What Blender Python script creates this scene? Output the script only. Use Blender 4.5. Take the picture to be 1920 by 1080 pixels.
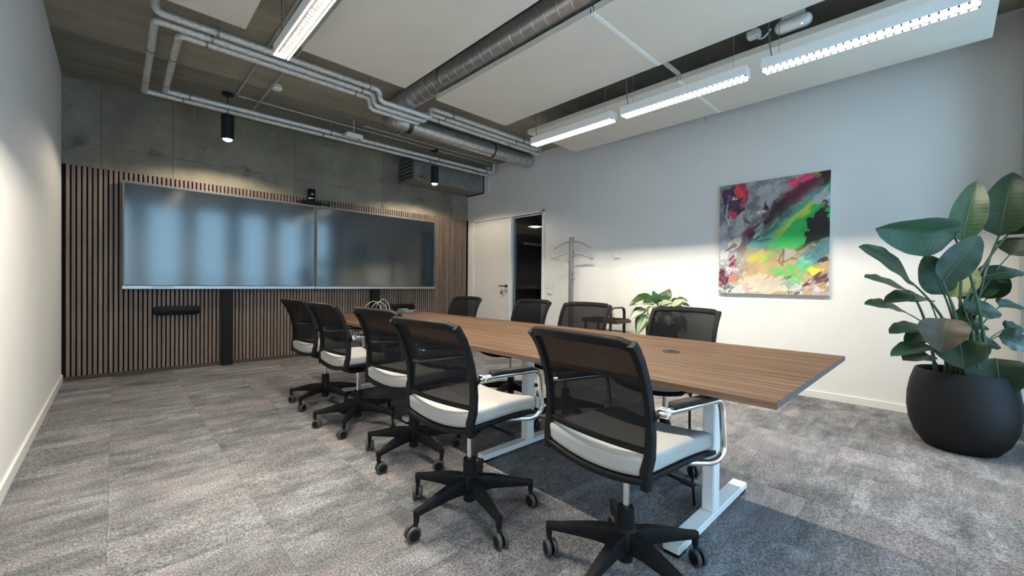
import bpy, bmesh, math, random
import numpy as np
from mathutils import Vector, Matrix

S = bpy.context.scene
for o in list(bpy.data.objects):
    bpy.data.objects.remove(o)
C = S.collection
PI = math.pi
random.seed(7)

# ---------------------------------------------------------------- camera
F_PX = 777.29
YAW, PITCH, ROLL = math.radians(43.792), math.radians(-0.591), math.radians(0.656)
CAM = Vector((0.391, -6.2425, 1.05))
fw = Vector((math.sin(YAW)*math.cos(PITCH), math.cos(YAW)*math.cos(PITCH), math.sin(PITCH)))
rt = Vector((math.cos(YAW), -math.sin(YAW), 0))
up = rt.cross(fw)
r2 = rt*math.cos(ROLL) + up*math.sin(ROLL)
u2 = -rt*math.sin(ROLL) + up*math.cos(ROLL)
cd = bpy.data.cameras.new('camera')
cd.sensor_width = 36.0
cd.lens = F_PX/1920*36.0
cd.clip_start = 0.02
cam = bpy.data.objects.new('camera', cd)
M = Matrix((r2, u2, -fw)).transposed().to_4x4()
M.translation = CAM
cam.matrix_world = M
C.objects.link(cam)
S.camera = cam

# ---------------------------------------------------------------- light and exposure
SKY_COL, SKY_STRENGTH = (0.40, 0.71, 0.98), 5.8
STRIP_COL, STRIP_W = (1.0, 0.885, 0.715), 82.0
PEND_COL, PEND_W = (1.0, 0.84, 0.66), 82.0
S.view_settings.view_transform = 'Standard'
S.view_settings.look = 'None'
S.view_settings.gamma = 1.0
S.view_settings.use_curve_mapping = False
S.view_settings.exposure = -0.22
w = bpy.data.worlds.new('sky')
S.world = w
w.use_nodes = True
bg = w.node_tree.nodes['Background']
bg.inputs[0].default_value = (*SKY_COL, 1)
bg.inputs[1].default_value = SKY_STRENGTH

# ---------------------------------------------------------------- room numbers
W = 5.2          # room width (x)
ZC = 3.115       # ceiling
YF = -6.70       # inner face of the window wall
ZP = 2.83        # underside of the ceiling panels
ZL = 2.58        # underside of the strip lights

# ---------------------------------------------------------------- helpers
def tag(o, label=None, cat=None, group=None, kind=None):
    if label: o['label'] = label
    if cat: o['category'] = cat
    if group: o['group'] = group
    if kind: o['kind'] = kind
    return o

def empty(name, loc=(0, 0, 0), rz=0.0, label=None, cat=None, group=None, kind=None):
    o = bpy.data.objects.new(name, None)
    o.empty_display_size = 0.1
    o.location = loc
    o.rotation_euler = (0, 0, rz)
    C.objects.link(o)
    return tag(o, label, cat, group, kind)

def link(name, me, parent=None, loc=(0, 0, 0), rot=(0, 0, 0)):
    o = bpy.data.objects.new(name, me)
    o.location = loc
    o.rotation_euler = rot
    C.objects.link(o)
    if parent is not None:
        o.parent = parent
    return o

def copy_tree(o, parent=None):
    c = o.copy()
    C.objects.link(c)
    c.parent = parent
    for ch in list(o.children):
        copy_tree(ch, c)
    return c

class MB:
    """collects shapes, builds one mesh object"""
    def __init__(self):
        self.bm = bmesh.new()
        self.slot = 0
    def _mark(self, faces):
        for f in faces:
            f.material_index = self.slot
    def box(self, c, s, bevel=0.0, rot=None, seg=2):
        r = bmesh.ops.create_cube(self.bm, size=1.0)
        vs = r['verts']
        for v in vs:
            v.co = Vector((v.co.x*s[0], v.co.y*s[1], v.co.z*s[2]))
        fs = list({f for v in vs for f in v.link_faces})
        self._mark(fs)
        if bevel > 0:
            es = list({e for v in vs for e in v.link_edges})
            b = bmesh.ops.bevel(self.bm, geom=es, offset=bevel, segments=seg, affect='EDGES', clamp_overlap=True)
            vs = list({v for f in b['faces'] for v in f.verts} | {v for v in vs if v.is_valid})
            extra = set(vs)
            for v in list(extra):
                for f in v.link_faces:
                    extra.update(f.verts)
                    f.material_index = self.slot
            vs = list(extra)
        c = Vector(c)
        for v in vs:
            p = v.co
            if rot is not None:
                p = rot @ p
            v.co = p + c
        return self
    def quad(self, pts):
        vs = [self.bm.verts.new(p) for p in pts]
        f = self.bm.faces.new(vs)
        self._mark([f])
        return self
    def tube(self, pts, r, seg=10, closed=False, caps=True, ry=None, upv=None):
        pts = [Vector(p) for p in pts]
        n = len(pts)
        rs = r if hasattr(r, '__len__') else [r]*n
        tans = []
        for i in range(n):
            a = pts[(i-1) % n] if (closed or i > 0) else pts[i]
            b = pts[(i+1) % n] if (closed or i < n-1) else pts[i]
            tans.append((b-a).normalized())
        u = Vector(upv) if upv is not None else Vector((0, 0, 1))
        if abs(tans[0].dot(u)) > 0.95:
            u = Vector((1, 0, 0)) if abs(tans[0].x) < 0.9 else Vector((0, 1, 0))
        rings = []
        for i in range(n):
            t = tans[i]
            if upv is not None:
                u = Vector(upv)
            s = t.cross(u)
            if s.length < 1e-6:
                s = t.orthogonal()
            s.normalize()
            u = s.cross(t).normalized()
            ring = []
            for k in range(seg):
                a = 2*PI*k/seg
                yy = (ry[i] if hasattr(ry, '__len__') else ry) if ry is not None else rs[i]
                ring.append(self.bm.verts.new(pts[i] + s*(math.cos(a)*rs[i]) + u*(math.sin(a)*yy)))
            rings.append(ring)
        m = n if closed else n-1
        fs = []
        for i in range(m):
            A, B = rings[i], rings[(i+1) % n]
            for k in range(seg):
                fs.append(self.bm.faces.new((A[k], A[(k+1) % seg], B[(k+1) % seg], B[k])))
        if caps and not closed:
            fs.append(self.bm.faces.new(list(reversed(rings[0]))))
            fs.append(self.bm.faces.new(rings[-1]))
        self._mark(fs)
        return self
    def strip(self, pts, sides, ups, hw, ht):
        """rectangular bar swept along pts; sides/ups: unit vectors per point"""
        n = len(pts)
        hws = hw if hasattr(hw, '__len__') else [hw]*n
        hts = ht if hasattr(ht, '__len__') else [ht]*n
        rings = []
        for i in range(n):
            p, s, u = Vector(pts[i]), Vector(sides[i]), Vector(ups[i])
            a, b = hws[i], hts[i]
            k = 0.6
            rings.append([self.bm.verts.new(p + s*x + u*y) for x, y in
                          ((-a, -b*k), (-a*.8, -b), (a*.8, -b), (a, -b*k), (a, b*k), (a*.8, b), (-a*.8, b), (-a, b*k))])
        fs = []
        for i in range(n-1):
            A, B = rings[i], rings[i+1]
            for k in range(8):
                fs.append(self.bm.faces.new((A[k], A[(k+1) % 8], B[(k+1) % 8], B[k])))
        fs.append(self.bm.faces.new(list(reversed(rings[0]))))
        fs.append(self.bm.faces.new(rings[-1]))
        self._mark(fs)
        return self
    def lathe(self, prof, seg=24, c=(0, 0, 0), axis='z', cap=True):
        c = Vector(c)
        rings = []
        for r, z in prof:
            ring = []
            for k in range(seg):
                a = 2*PI*k/seg
                p = Vector((math.cos(a)*r, math.sin(a)*r, z))
                if axis == 'y':
                    p = Vector((p.x, p.z, p.y))
                elif axis == 'x':
                    p = Vector((p.z, p.x, p.y))
                ring.append(self.bm.verts.new(p+c))
            rings.append(ring)
        fs = []
        for A, B in zip(rings[:-1], rings[1:]):
            for k in range(seg):
                fs.append(self.bm.faces.new((A[k], A[(k+1) % seg], B[(k+1) % seg], B[k])))
        if cap:
            fs.append(self.bm.faces.new(list(reversed(rings[0]))))
            fs.append(self.bm.faces.new(rings[-1]))
        self._mark(fs)
        return self
    def rbox(self, c, s, r, cuts=8, fn=None):
        """soft rounded box, optional vertex function"""
        q = bmesh.ops.create_cube(self.bm, size=2.0)
        bmesh.ops.subdivide_edges(self.bm, edges=self.bm.edges[:], cuts=cuts, use_grid_fill=True)
        vs = self.bm.verts[:]        # always the first shape of its mesh
        h = Vector(s)/2
        c = Vector(c)
        for v in vs:
            p = Vector((v.co.x*h.x, v.co.y*h.y, v.co.z*h.z))
            rr = min(r, h.x, h.y, h.z)
            q_ = Vector([max(-(h[i]-rr), min(h[i]-rr, p[i])) for i in range(3)])
            d = p-q_
            p = q_ + (d.normalized()*rr if d.length > 1e-9 else d)
            if fn:
                p = fn(p)
            v.co = p+c
        self._mark(list({f for v in vs for f in v.link_faces}))
        return self
    def grid(self, P):
        """P: list of rows of points"""
        R = [[self.bm.verts.new(p) for p in row] for row in P]
        fs = []
        for a, b in zip(R[:-1], R[1:]):
            for i in range(len(a)-1):
                fs.append(self.bm.faces.new((a[i], a[i+1], b[i+1], b[i])))
        self._mark(fs)
        return self
    def mesh(self, name, mats, smooth=False, angle=None):
        bmesh.ops.recalc_face_normals(self.bm, faces=self.bm.faces[:])
        me = bpy.data.meshes.new(name)
        self.bm.to_mesh(me)
        self.bm.free()
        for m in (mats if isinstance(mats, (list, tuple)) else [mats]):
            me.materials.append(m)
        if smooth or angle:
            me.shade_smooth()
            if angle:
                me.set_sharp_from_angle(angle=math.radians(angle))
        return me
    def build(self, name, mats, parent=None, smooth=False, angle=None, loc=(0, 0, 0), rot=(0, 0, 0)):
        return link(name, self.mesh(name, mats, smooth, angle), parent, loc, rot)

def bez(p0, p1, p2, n=8):
    p0, p1, p2 = Vector(p0), Vector(p1), Vector(p2)
    return [(1-t)**2*p0 + 2*t*(1-t)*p1 + t*t*p2 for t in [i/n for i in range(n+1)]]

def rounded(pts, r, n=5):
    """poly-line with rounded corners"""
    pts = [Vector(p) for p in pts]
    out = [pts[0]]
    for a, b, c in zip(pts[:-2], pts[1:-1], pts[2:]):
        d1 = (a-b); d2 = (c-b)
        k = min(r, d1.length*.49, d2.length*.49)
        out += bez(b+d1.normalized()*k, b, b+d2.normalized()*k, n)
    out.append(pts[-1])
    return out

# ---------------------------------------------------------------- materials
def nt(name):
    m = bpy.data.materials.new(name)
    m.use_nodes = True
    t = m.node_tree
    return m, t, t.nodes['Principled BSDF']

def N(t, kind, **kw):
    n = t.nodes.new(kind)
    for k, v in kw.items():
        if k.startswith('i_'):
            key = k[2:]
            n.inputs[int(key) if key.isdigit() else key.replace('_', ' ')].default_value = v
        else:
            setattr(n, k, v)
    return n

def ramp(t, fac, stops):
    r = t.nodes.new('ShaderNodeValToRGB')
    el = r.color_ramp.elements
    while len(el) < len(stops):
        el.new(0.5)
    for e, (p, c) in zip(el, stops):
        e.position = p
        e.color = (*c, 1)
    t.links.new(fac, r.inputs[0])
    return r.outputs[0]

def mixc(t, f, a, b, mode='MIX'):
    m = t.nodes.new('ShaderNodeMix')
    m.data_type = 'RGBA'
    m.blend_type = mode
    for sock, v in ((m.inputs[0], f), (m.inputs[6], a), (m.inputs[7], b)):
        if isinstance(v, (int, float)):
            sock.default_value = v
        elif isinstance(v, tuple):
            sock.default_value = (*v, 1)
        else:
            t.links.new(v, sock)
    return m.outputs[2]

def coords(t, scale=(1, 1, 1), kind='Object', rot=(0, 0, 0)):
    if kind == 'World':
        src = t.nodes.new('ShaderNodeNewGeometry').outputs['Position']
    else:
        src = t.nodes.new('ShaderNodeTexCoord').outputs[kind]
    mp = t.nodes.new('ShaderNodeMapping')
    mp.inputs['Scale'].default_value = scale
    mp.inputs['Rotation'].default_value = rot
    t.links.new(src, mp.inputs[0])
    return mp.outputs[0]

def noise(t, vec, scale, detail=4, rough=0.55):
    n = N(t, 'ShaderNodeTexNoise')
    n.inputs['Scale'].default_value = scale
    n.inputs['Detail'].default_value = detail
    n.inputs['Roughness'].default_value = rough
    t.links.new(vec, n.inputs['Vector'])
    return n.outputs[0]

def bump(t, b, h, strength=0.3, dist=0.01):
    n = t.nodes.new('ShaderNodeBump')
    n.inputs['Strength'].default_value = strength
    n.inputs['Distance'].default_value = dist
    t.links.new(h, n.inputs['Height'])
    t.links.new(n.outputs[0], b.inputs['Normal'])

def simple(name, col, rough=0.5, metal=0.0, var=0.08, nscale=30.0, bmp=0.0, bscale=200.0, spec=0.5, kind='Object', emit=None, es=0.0, trans=None):
    m, t, b = nt(name)
    b.inputs['Roughness'].default_value = rough
    b.inputs['Metallic'].default_value = metal
    b.inputs['Specular IOR Level'].default_value = spec
    v = coords(t, kind=kind)
    f = noise(t, v, nscale, 3)
    a = tuple(max(0, c*(1-var)) for c in col)
    d = tuple(min(1, c*(1+var)) for c in col)
    t.links.new(ramp(t, f, [(0.3, a), (0.7, d)]), b.inputs['Base Color'])
    if bmp > 0:
        bump(t, b, noise(t, v, bscale, 3), bmp, 0.003)
    if emit:
        b.inputs['Emission Color'].default_value = (*emit, 1)
        b.inputs['Emission Strength'].default_value = es
    if trans is not None:
        b.inputs['Alpha'].default_value = trans
    return m

def make_carpet():
    m, t, b = nt('carpet')
    b.inputs['Roughness'].default_value = 0.95
    b.inputs['Specular IOR Level'].default_value = 0.15
    oi = t.nodes.new('ShaderNodeObjectInfo')
    g = t.nodes.new('ShaderNodeNewGeometry')
    mul = N(t, 'ShaderNodeMath', operation='MULTIPLY'); mul.inputs[1].default_value = 37.0
    t.links.new(oi.outputs['Random'], mul.inputs[0])
    cmb = t.nodes.new('ShaderNodeCombineXYZ')
    t.links.new(mul.outputs[0], cmb.inputs[2])
    add = N(t, 'ShaderNodeVectorMath', operation='ADD')
    t.links.new(g.outputs['Position'], add.inputs[0]); t.links.new(cmb.outputs[0], add.inputs[1])
    def mp(s):
        q = t.nodes.new('ShaderNodeMapping'); q.inputs['Scale'].default_value = s
        t.links.new(add.outputs[0], q.inputs[0]); return q.outputs[0]
    streak = noise(t, mp((3.6, 11.5, 1)), 1.0, 7, 0.70)
    blot = noise(t, mp((2.6, 4.8, 1)), 1.0, 5, 0.65)
    fine = noise(t, mp((1, 1, 1)), 120.0, 3, 0.8)
    tint = noise(t, mp((1.5, 3.0, 1)), 1.3, 2)
    s = N(t, 'ShaderNodeMath', operation='ADD'); t.links.new(streak, s.inputs[0]); t.links.new(blot, s.inputs[1])
    r_ = N(t, 'ShaderNodeMath', operation='MULTIPLY_ADD'); r_.inputs[1].default_value = 0.06; r_.inputs[2].default_value = -0.03
    t.links.new(oi.outputs['Random'], r_.inputs[0])
    s2 = N(t, 'ShaderNodeMath', operation='MULTIPLY_ADD'); s2.inputs[1].default_value = 0.5
    t.links.new(s.outputs[0], s2.inputs[0]); t.links.new(r_.outputs[0], s2.inputs[2])
    base = ramp(t, s2.outputs[0], [(0.36, (0.073, 0.076, 0.082)), (0.5, (0.146, 0.150, 0.157)), (0.63, (0.262, 0.266, 0.278))])
    base = mixc(t, ramp(t, tint, [(0.45, (0, 0, 0)), (0.62, (0.5, 0.5, 0.5))]), base, (0.215, 0.19, 0.203))
    sp = ramp(t, fine, [(0.36, (0.28, 0.28, 0.29)), (0.5, (1.0, 1.0, 1.0)), (0.64, (1.85, 1.85, 1.82))])
    t.links.new(mixc(t, 0.85, base, sp, 'MULTIPLY'), b.inputs['Base Color'])
    bump(t, b, fine, 0.6, 0.004)
    return m

def make_concrete(name, base, dark, streak=(1, 1, 1), spots=0.5):
    m, t, b = nt(name)
    b.inputs['Roughness'].default_value = 0.75
    b.inputs['Specular IOR Level'].default_value = 0.3
    oi = t.nodes.new('ShaderNodeObjectInfo')
    v = coords(t, streak, 'World')
    cloud = noise(t, v, 1.6, 5, 0.6)
    stain = noise(t, v, 3.5, 8, 0.7)
    fine = noise(t, coords(t, (1, 1, 1), 'World'), 60, 4, 0.7)
    c = ramp(t, cloud, [(0.35, dark), (0.65, base)])
    c = mixc(t, ramp(t, stain, [(0.56, (0, 0, 0)), (0.70, (spots,)*3)]), c, tuple(x*0.45 for x in dark))
    k = ramp(t, fine, [(0.3, (0.8,)*3), (0.7, (1.12,)*3)])
    c = mixc(t, 1.0, c, k, 'MULTIPLY')
    rr = ramp(t, oi.outputs['Random'], [(0, (0.88,)*3), (1, (1.1,)*3)])
    t.links.new(mixc(t, 1.0, c, rr, 'MULTIPLY'), b.inputs['Base Color'])
    bump(t, b, stain, 0.25, 0.01)
    return m

def make_wood(name, stops, axis_scale, rough=0.45, rand=0.25, sc=1.0, bmp=0.08):
    m, t, b = nt(name)
    b.inputs['Roughness'].default_value = rough
    oi = t.nodes.new('ShaderNodeObjectInfo')
    v = coords(t, axis_scale, 'World')
    mul = N(t, 'ShaderNodeMath', operation='MULTIPLY'); mul.inputs[1].default_value = 13.0 if rand else 0.0
    t.links.new(oi.outputs['Random'], mul.inputs[0])
    add = N(t, 'ShaderNodeVectorMath', operation='ADD')
    t.links.new(v, add.inputs[0]); t.links.new(mul.outputs[0], add.inputs[1])
    n1 = noise(t, add.outputs[0], sc, 5, 0.6)
    n2 = noise(t, add.outputs[0], sc*5, 3, 0.6)
    s = N(t, 'ShaderNodeMath', operation='MULTIPLY_ADD'); s.inputs[1].default_value = 0.35
    t.links.new(n2, s.inputs[0]); 
    k = N(t, 'ShaderNodeMath', operation='MULTIPLY'); k.inputs[1].default_value = 0.65
    t.links.new(n1, k.inputs[0]); t.links.new(k.outputs[0], s.inputs[2])
    c = ramp(t, s.outputs[0], stops)
    if rand:
        rr = ramp(t, oi.outputs['Random'], [(0, (1-rand,)*3), (1, (1+rand,)*3)])
        c = mixc(t, 1.0, c, rr, 'MULTIPLY')
    t.links.new(c, b.inputs['Base Color'])
    bump(t, b, n2, bmp, 0.002)
    return m

def make_glass(name, tint=(1, 1, 1), refl=0.06):
    m = bpy.data.materials.new(name)
    m.use_nodes = True
    t = m.node_tree
    t.nodes.clear()
    out = t.nodes.new('ShaderNodeOutputMaterial')
    tr = t.nodes.new('ShaderNodeBsdfTransparent'); tr.inputs[0].default_value = (*tint, 1)
    gl = t.nodes.new('ShaderNodeBsdfGlossy'); gl.inputs['Roughness'].default_value = 0.02
    lw = t.nodes.new('ShaderNodeLayerWeight'); lw.inputs[0].default_value = 0.5
    pw = N(t, 'ShaderNodeMath', operation='POWER'); pw.inputs[1].default_value = 5.0
    t.links.new(lw.outputs['Facing'], pw.inputs[0])
    fr = N(t, 'ShaderNodeMath', operation='MULTIPLY_ADD'); fr.inputs[1].default_value = 0.9; fr.inputs[2].default_value = refl*0.6
    t.links.new(pw.outputs[0], fr.inputs[0])
    mx = t.nodes.new('ShaderNodeMixShader')
    t.links.new(fr.outputs[0], mx.inputs[0]); t.links.new(tr.outputs[0], mx.inputs[1]); t.links.new(gl.outputs[0], mx.inputs[2])
    t.links.new(mx.outputs[0], out.inputs[0])
    return m

def make_foil():
    m, t, b = nt('foil_insulation')
    b.inputs['Metallic'].default_value = 0.45
    b.inputs['Roughness'].default_value = 0.38
    v = coords(t, (1, 1, 1), 'World')
    n1 = noise(t, v, 38, 4, 0.65)
    t.links.new(ramp(t, n1, [(0.3, (0.55, 0.54, 0.52)), (0.7, (0.90, 0.885, 0.85))]), b.inputs['Base Color'])
    bump(t, b, n1, 0.9, 0.012)
    return m

def make_leaf(name, a, b_, vein, pale=None):
    m, t, b = nt(name)
    b.inputs['Roughness'].default_value = 0.38
    b.inputs['Specular IOR Level'].default_value = 0.4
    uv = t.nodes.new('ShaderNodeUVMap')
    sp = t.nodes.new('ShaderNodeSeparateXYZ'); t.links.new(uv.outputs[0], sp.inputs[0])
    oi = t.nodes.new('ShaderNodeObjectInfo')
    wv = t.nodes.new('ShaderNodeTexWave'); wv.bands_direction = 'Y'
    mp = t.nodes.new('ShaderNodeMapping'); mp.inputs['Scale'].default_value = (0.3, 5.0, 1)
    t.links.new(uv.outputs[0], mp.inputs[0]); t.links.new(mp.outputs[0], wv.inputs[0])
    wv.inputs['Scale'].default_value = 1.0; wv.inputs['Distortion'].default_value = 1.5
    nn = noise(t, uv.outputs[0], 3.0, 4)
    c = mixc(t, ramp(t, nn, [(0.3, (0, 0, 0)), (0.7, (1, 1, 1))]), a, b_)
    c = mixc(t, ramp(t, wv.outputs[0], [(0.75, (0, 0, 0)), (1.0, (0.45,)*3)]), c, vein)
    if pale:
        # pale zone along the midrib
        ab = N(t, 'ShaderNodeMath', operation='SUBTRACT'); ab.inputs[1].default_value = 0.5
        t.links.new(sp.outputs[0], ab.inputs[0])
        a2 = N(t, 'ShaderNodeMath', operation='ABSOLUTE'); t.links.new(ab.outputs[0], a2.inputs[0])
        n2 = noise(t, uv.outputs[0], 9.0, 4)
        a3 = N(t, 'ShaderNodeMath', operation='MULTIPLY_ADD'); a3.inputs[1].default_value = 0.30
        t.links.new(n2, a3.inputs[0]); t.links.new(a2.outputs[0], a3.inputs[2])
        c = mixc(t, ramp(t, a3.outputs[0], [(0.36, (1, 1, 1)), (0.48, (0, 0, 0))]), c, pale)
    rr = ramp(t, oi.outputs['Random'], [(0, (0.65,)*3), (1, (1.35,)*3)])
    t.links.new(mixc(t, 1.0, c, rr, 'MULTIPLY'), b.inputs['Base Color'])
    bump(t, b, wv.outputs[0], 0.10, 0.002)
    return m

MAT = {}
MAT['carpet'] = make_carpet()
MAT['concrete'] = make_concrete('board_concrete', (0.29, 0.265, 0.20), (0.175, 0.160, 0.120), (1, 1, 1), 0.85)
MAT['concrete_ceiling'] = make_concrete('ceiling_concrete', (0.37, 0.335, 0.265), (0.27, 0.245, 0.19), (0.7, 2.5, 1), 0.35)
MAT['concrete_board'] = make_concrete('ceiling_board_concrete', (0.28, 0.258, 0.21), (0.18, 0.166, 0.135), (0.45, 9.0, 1), 0.5)
MAT['plaster'] = simple('white_plaster', (0.765, 0.765, 0.75), 0.85, var=0.015, nscale=3, bmp=0.12, bscale=160, spec=0.2, kind='World')
MAT['panel'] = simple('acoustic_panel', (0.68, 0.635, 0.555), 0.9, var=0.02, nscale=4, bmp=0.08, bscale=300, spec=0.1)
MAT['white_metal'] = simple('white_powder_coat', (0.80, 0.81, 0.81), 0.4, var=0.02)
MAT['trim_white'] = simple('white_lacquer', (0.78, 0.78, 0.76), 0.35, var=0.02)
MAT['door_white'] = simple('door_laminate', (0.74, 0.73, 0.70), 0.4, var=0.015)
MAT['black'] = simple('black_plastic', (0.011, 0.011, 0.012), 0.5, var=0.15, bmp=0.05, bscale=500, spec=0.12)
MAT['black_frame'] = simple('black_frame_plastic', (0.007, 0.007, 0.008), 0.5, var=0.1, spec=0.15)
MAT['black_metal'] = simple('black_metal', (0.014, 0.015, 0.018), 0.35, 0.2, var=0.1)
MAT['felt'] = simple('black_felt', (0.010, 0.009, 0.009), 0.95, var=0.3, spec=0.1)
MAT['mesh'] = simple('chair_mesh', (0.008, 0.008, 0.009), 0.8, var=0.1, nscale=300, spec=0.1, trans=0.94)
MAT['cushion'] = simple('seat_fabric', (0.36, 0.357, 0.352), 0.9, var=0.10, nscale=260, bmp=0.3, bscale=420, spec=0.15)
MAT['chrome'] = simple('chrome', (0.80, 0.80, 0.80), 0.10, 1.0, var=0.02)
MAT['steel'] = simple('brushed_steel', (0.55, 0.56, 0.57), 0.28, 1.0, var=0.05)
MAT['galv'] = simple('galvanised_steel', (0.56, 0.575, 0.575), 0.34, 0.9, var=0.12, nscale=14, bmp=0.1, bscale=40)
MAT['galv_dark'] = simple('dull_galvanised_steel', (0.30, 0.30, 0.285), 0.5, 0.7, var=0.15, nscale=10)
MAT['rubber'] = simple('grey_rubber', (0.05, 0.05, 0.05), 0.6, var=0.1)
MAT['conduit'] = simple('grey_conduit', (0.42, 0.40, 0.36), 0.5, var=0.08)
MAT['foil'] = make_foil()
MAT['silver'] = simple('silver_rail', (0.46, 0.47, 0.49), 0.38, 0.85, var=0.04)
MAT['screen'] = simple('display_glass', (0.006, 0.008, 0.010), 0.12, var=0.02, spec=1.0)
MAT['screen'].node_tree.nodes['Principled BSDF'].inputs['IOR'].default_value = 1.68
MAT['pot'] = simple('matte_black_pot', (0.006, 0.0065, 0.0075), 0.65, var=0.12, nscale=40, bmp=0.1, bscale=90, spec=0.3)
MAT['soil'] = simple('soil', (0.035, 0.026, 0.02), 0.95, var=0.6, nscale=60, bmp=0.8, bscale=50)
MAT['leaf'] = make_leaf('strelitzia_leaf', (0.009, 0.030, 0.013), (0.016, 0.048, 0.018), (0.032, 0.072, 0.030))
MAT['leaf_young'] = make_leaf('young_leaf', (0.065, 0.125, 0.025), (0.10, 0.17, 0.035), (0.15, 0.22, 0.07))
MAT['leaf_old'] = make_leaf('old_leaf', (0.055, 0.055, 0.038), (0.080, 0.072, 0.05), (0.12, 0.105, 0.075))
MAT['stem'] = simple('leaf_stem', (0.032, 0.068, 0.032), 0.45, var=0.2)
MAT['leaf_var'] = make_leaf('variegated_leaf', (0.018, 0.045, 0.016), (0.028, 0.065, 0.022), (0.04, 0.08, 0.03), pale=(0.36, 0.42, 0.26))
MAT['leaf_dark'] = make_leaf('dark_leaf', (0.018, 0.050, 0.010), (0.032, 0.080, 0.016), (0.05, 0.11, 0.03))
MAT['slat'] = make_wood('slat_walnut', [(0.30, (0.122, 0.086, 0.066)), (0.5, (0.185, 0.132, 0.101)), (0.68, (0.255, 0.188, 0.148))], (30, 30, 1.6), 0.5, 0.16)
MAT['slat_edge'] = simple('slat_edge_walnut', (0.055, 0.034, 0.026), 0.6, var=0.2)
MAT['table'] = make_wood('table_oak', [(0.36, (0.026, 0.0135, 0.0072)), (0.45, (0.060, 0.032, 0.0175)), (0.54, (0.098, 0.055, 0.031)), (0.64, (0.140, 0.083, 0.049))], (60, 0.9, 20), 0.55, 0.0)
MAT['table'].node_tree.nodes['Principled BSDF'].inputs['Specular IOR Level'].default_value = 0.12
MAT['table_edge'] = make_wood('table_edge_oak', [(0.3, (0.085, 0.048, 0.03)), (0.7, (0.17, 0.10, 0.065))], (20, 0.8, 60), 0.5, 0.0)
MAT['table_end_shade'] = simple('table_end_shaded', (0.055, 0.052, 0.048), 0.5, var=0.1)  # wood end of the top, its shade put into the dark grey colour
MAT['darkwood'] = make_wood('dark_bentwood', [(0.3, (0.014, 0.008, 0.006)), (0.7, (0.040, 0.022, 0.015))], (12, 12, 2), 0.4, 0.0)
MAT['glass'] = make_glass('clear_glass')
MAT['tumbler'] = make_glass('tumbler_glass', (0.93, 0.95, 0.95))
MAT['paper'] = simple('white_paper', (0.82, 0.82, 0.80), 0.8, var=0.01)
MAT['curtain'] = simple('grey_blue_curtain', (0.50, 0.56, 0.60), 0.9, var=0.06, nscale=120, bmp=0.2, bscale=300, spec=0.1)
MAT['led'] = simple('led_lens', (0.9, 0.9, 0.9), 0.4, var=0.0, emit=(1.0, 0.95, 0.86), es=2.2)
MAT['bulb'] = simple('pendant_bulb', (0.9, 0.9, 0.9), 0.4, var=0.0, emit=(1.0, 0.86, 0.66), es=9.0)
MAT['grey_plastic'] = simple('grey_plastic', (0.12, 0.13, 0.135), 0.5, var=0.08)
MAT['white_plastic'] = simple('white_plastic', (0.80, 0.80, 0.77), 0.4, var=0.02)
MAT['red'] = simple('red_sticker', (0.45, 0.03, 0.04), 0.5)
MAT['cable_grey'] = simple('grey_cable', (0.42, 0.42, 0.41), 0.5)
MAT['grey_paint'] = simple('silver_grey_paint', (0.20, 0.20, 0.20), 0.45, 0.3, var=0.03)
MAT['grey_paint_light'] = simple('light_silver_paint', (0.36, 0.36, 0.355), 0.4, 0.3, var=0.03)
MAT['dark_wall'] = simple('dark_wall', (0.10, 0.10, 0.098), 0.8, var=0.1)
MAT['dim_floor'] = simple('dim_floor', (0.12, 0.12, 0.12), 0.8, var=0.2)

# ================================================================ the setting
def struct(o):
    o['kind'] = 'structure'
    return o

# floor with carpet tiles
fl = MB().box((W/2+0.05, (YF-0.25+0.2)/2, -0.106), (W+0.3, -YF+0.45, 0.2)).build('floor', MAT['carpet'])
struct(fl)
T = 0.5
tile_me = {}
x0 = 0.37 - T
ix = 0
while x0 < W:
    xa, xb = max(0.0, x0), min(W, x0+T)
    y1 = -0.02
    first = True
    while y1 > YF:
        step = T if not first else (0.27 if ix % 2 else 0.42)
        first = False
        yb, ya = y1, max(YF, y1-step)
        if xb-xa > 0.01 and yb-ya > 0.01:
            key = (round(xb-xa, 3), round(yb-ya, 3))
            if key not in tile_me:
                tile_me[key] = MB().box((0, 0, -0.003), (key[0]-0.0004, key[1]-0.0004, 0.006), 0.0005, seg=1).mesh('carpet_tile', MAT['carpet'])
            link('carpet_tile', tile_me[key], fl, ((xa+xb)/2, (ya+yb)/2, 0.0))
        y1 -= step
    x0 += T
    ix += 1

# ceiling: cast slabs with open joints
ce = struct(MB().box((W/2, (YF+0.2)/2, ZC+0.13), (W+0.3, -YF+0.5, 0.2)).build('ceiling', MAT['concrete_ceiling']))
for (xa, xb, ya, yb, mm) in ((0, W, -1.154, 0, 'concrete_board'), (0, 2.9, YF, -1.158, 'concrete_ceiling'), (2.906, W, YF, -1.158, 'concrete_ceiling')):
    MB().box(((xa+xb)/2, (ya+yb)/2, ZC+0.015), (xb-xa, yb-ya, 0.03), 0.003, seg=1).build('concrete_slab', MAT[mm], ce)

# left wall
struct(MB().box((-0.06, (YF-0.25+0.2)/2, ZC/2), (0.12, -YF+0.45, ZC)).build('wall_left', MAT['plaster']))
bl = MB().box((0.006, (YF-0.045)/2, 0.0365), (0.013, -YF-0.045, 0.073), 0.002, seg=1).build('baseboard_left', MAT['trim_white'])
struct(bl)

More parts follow.
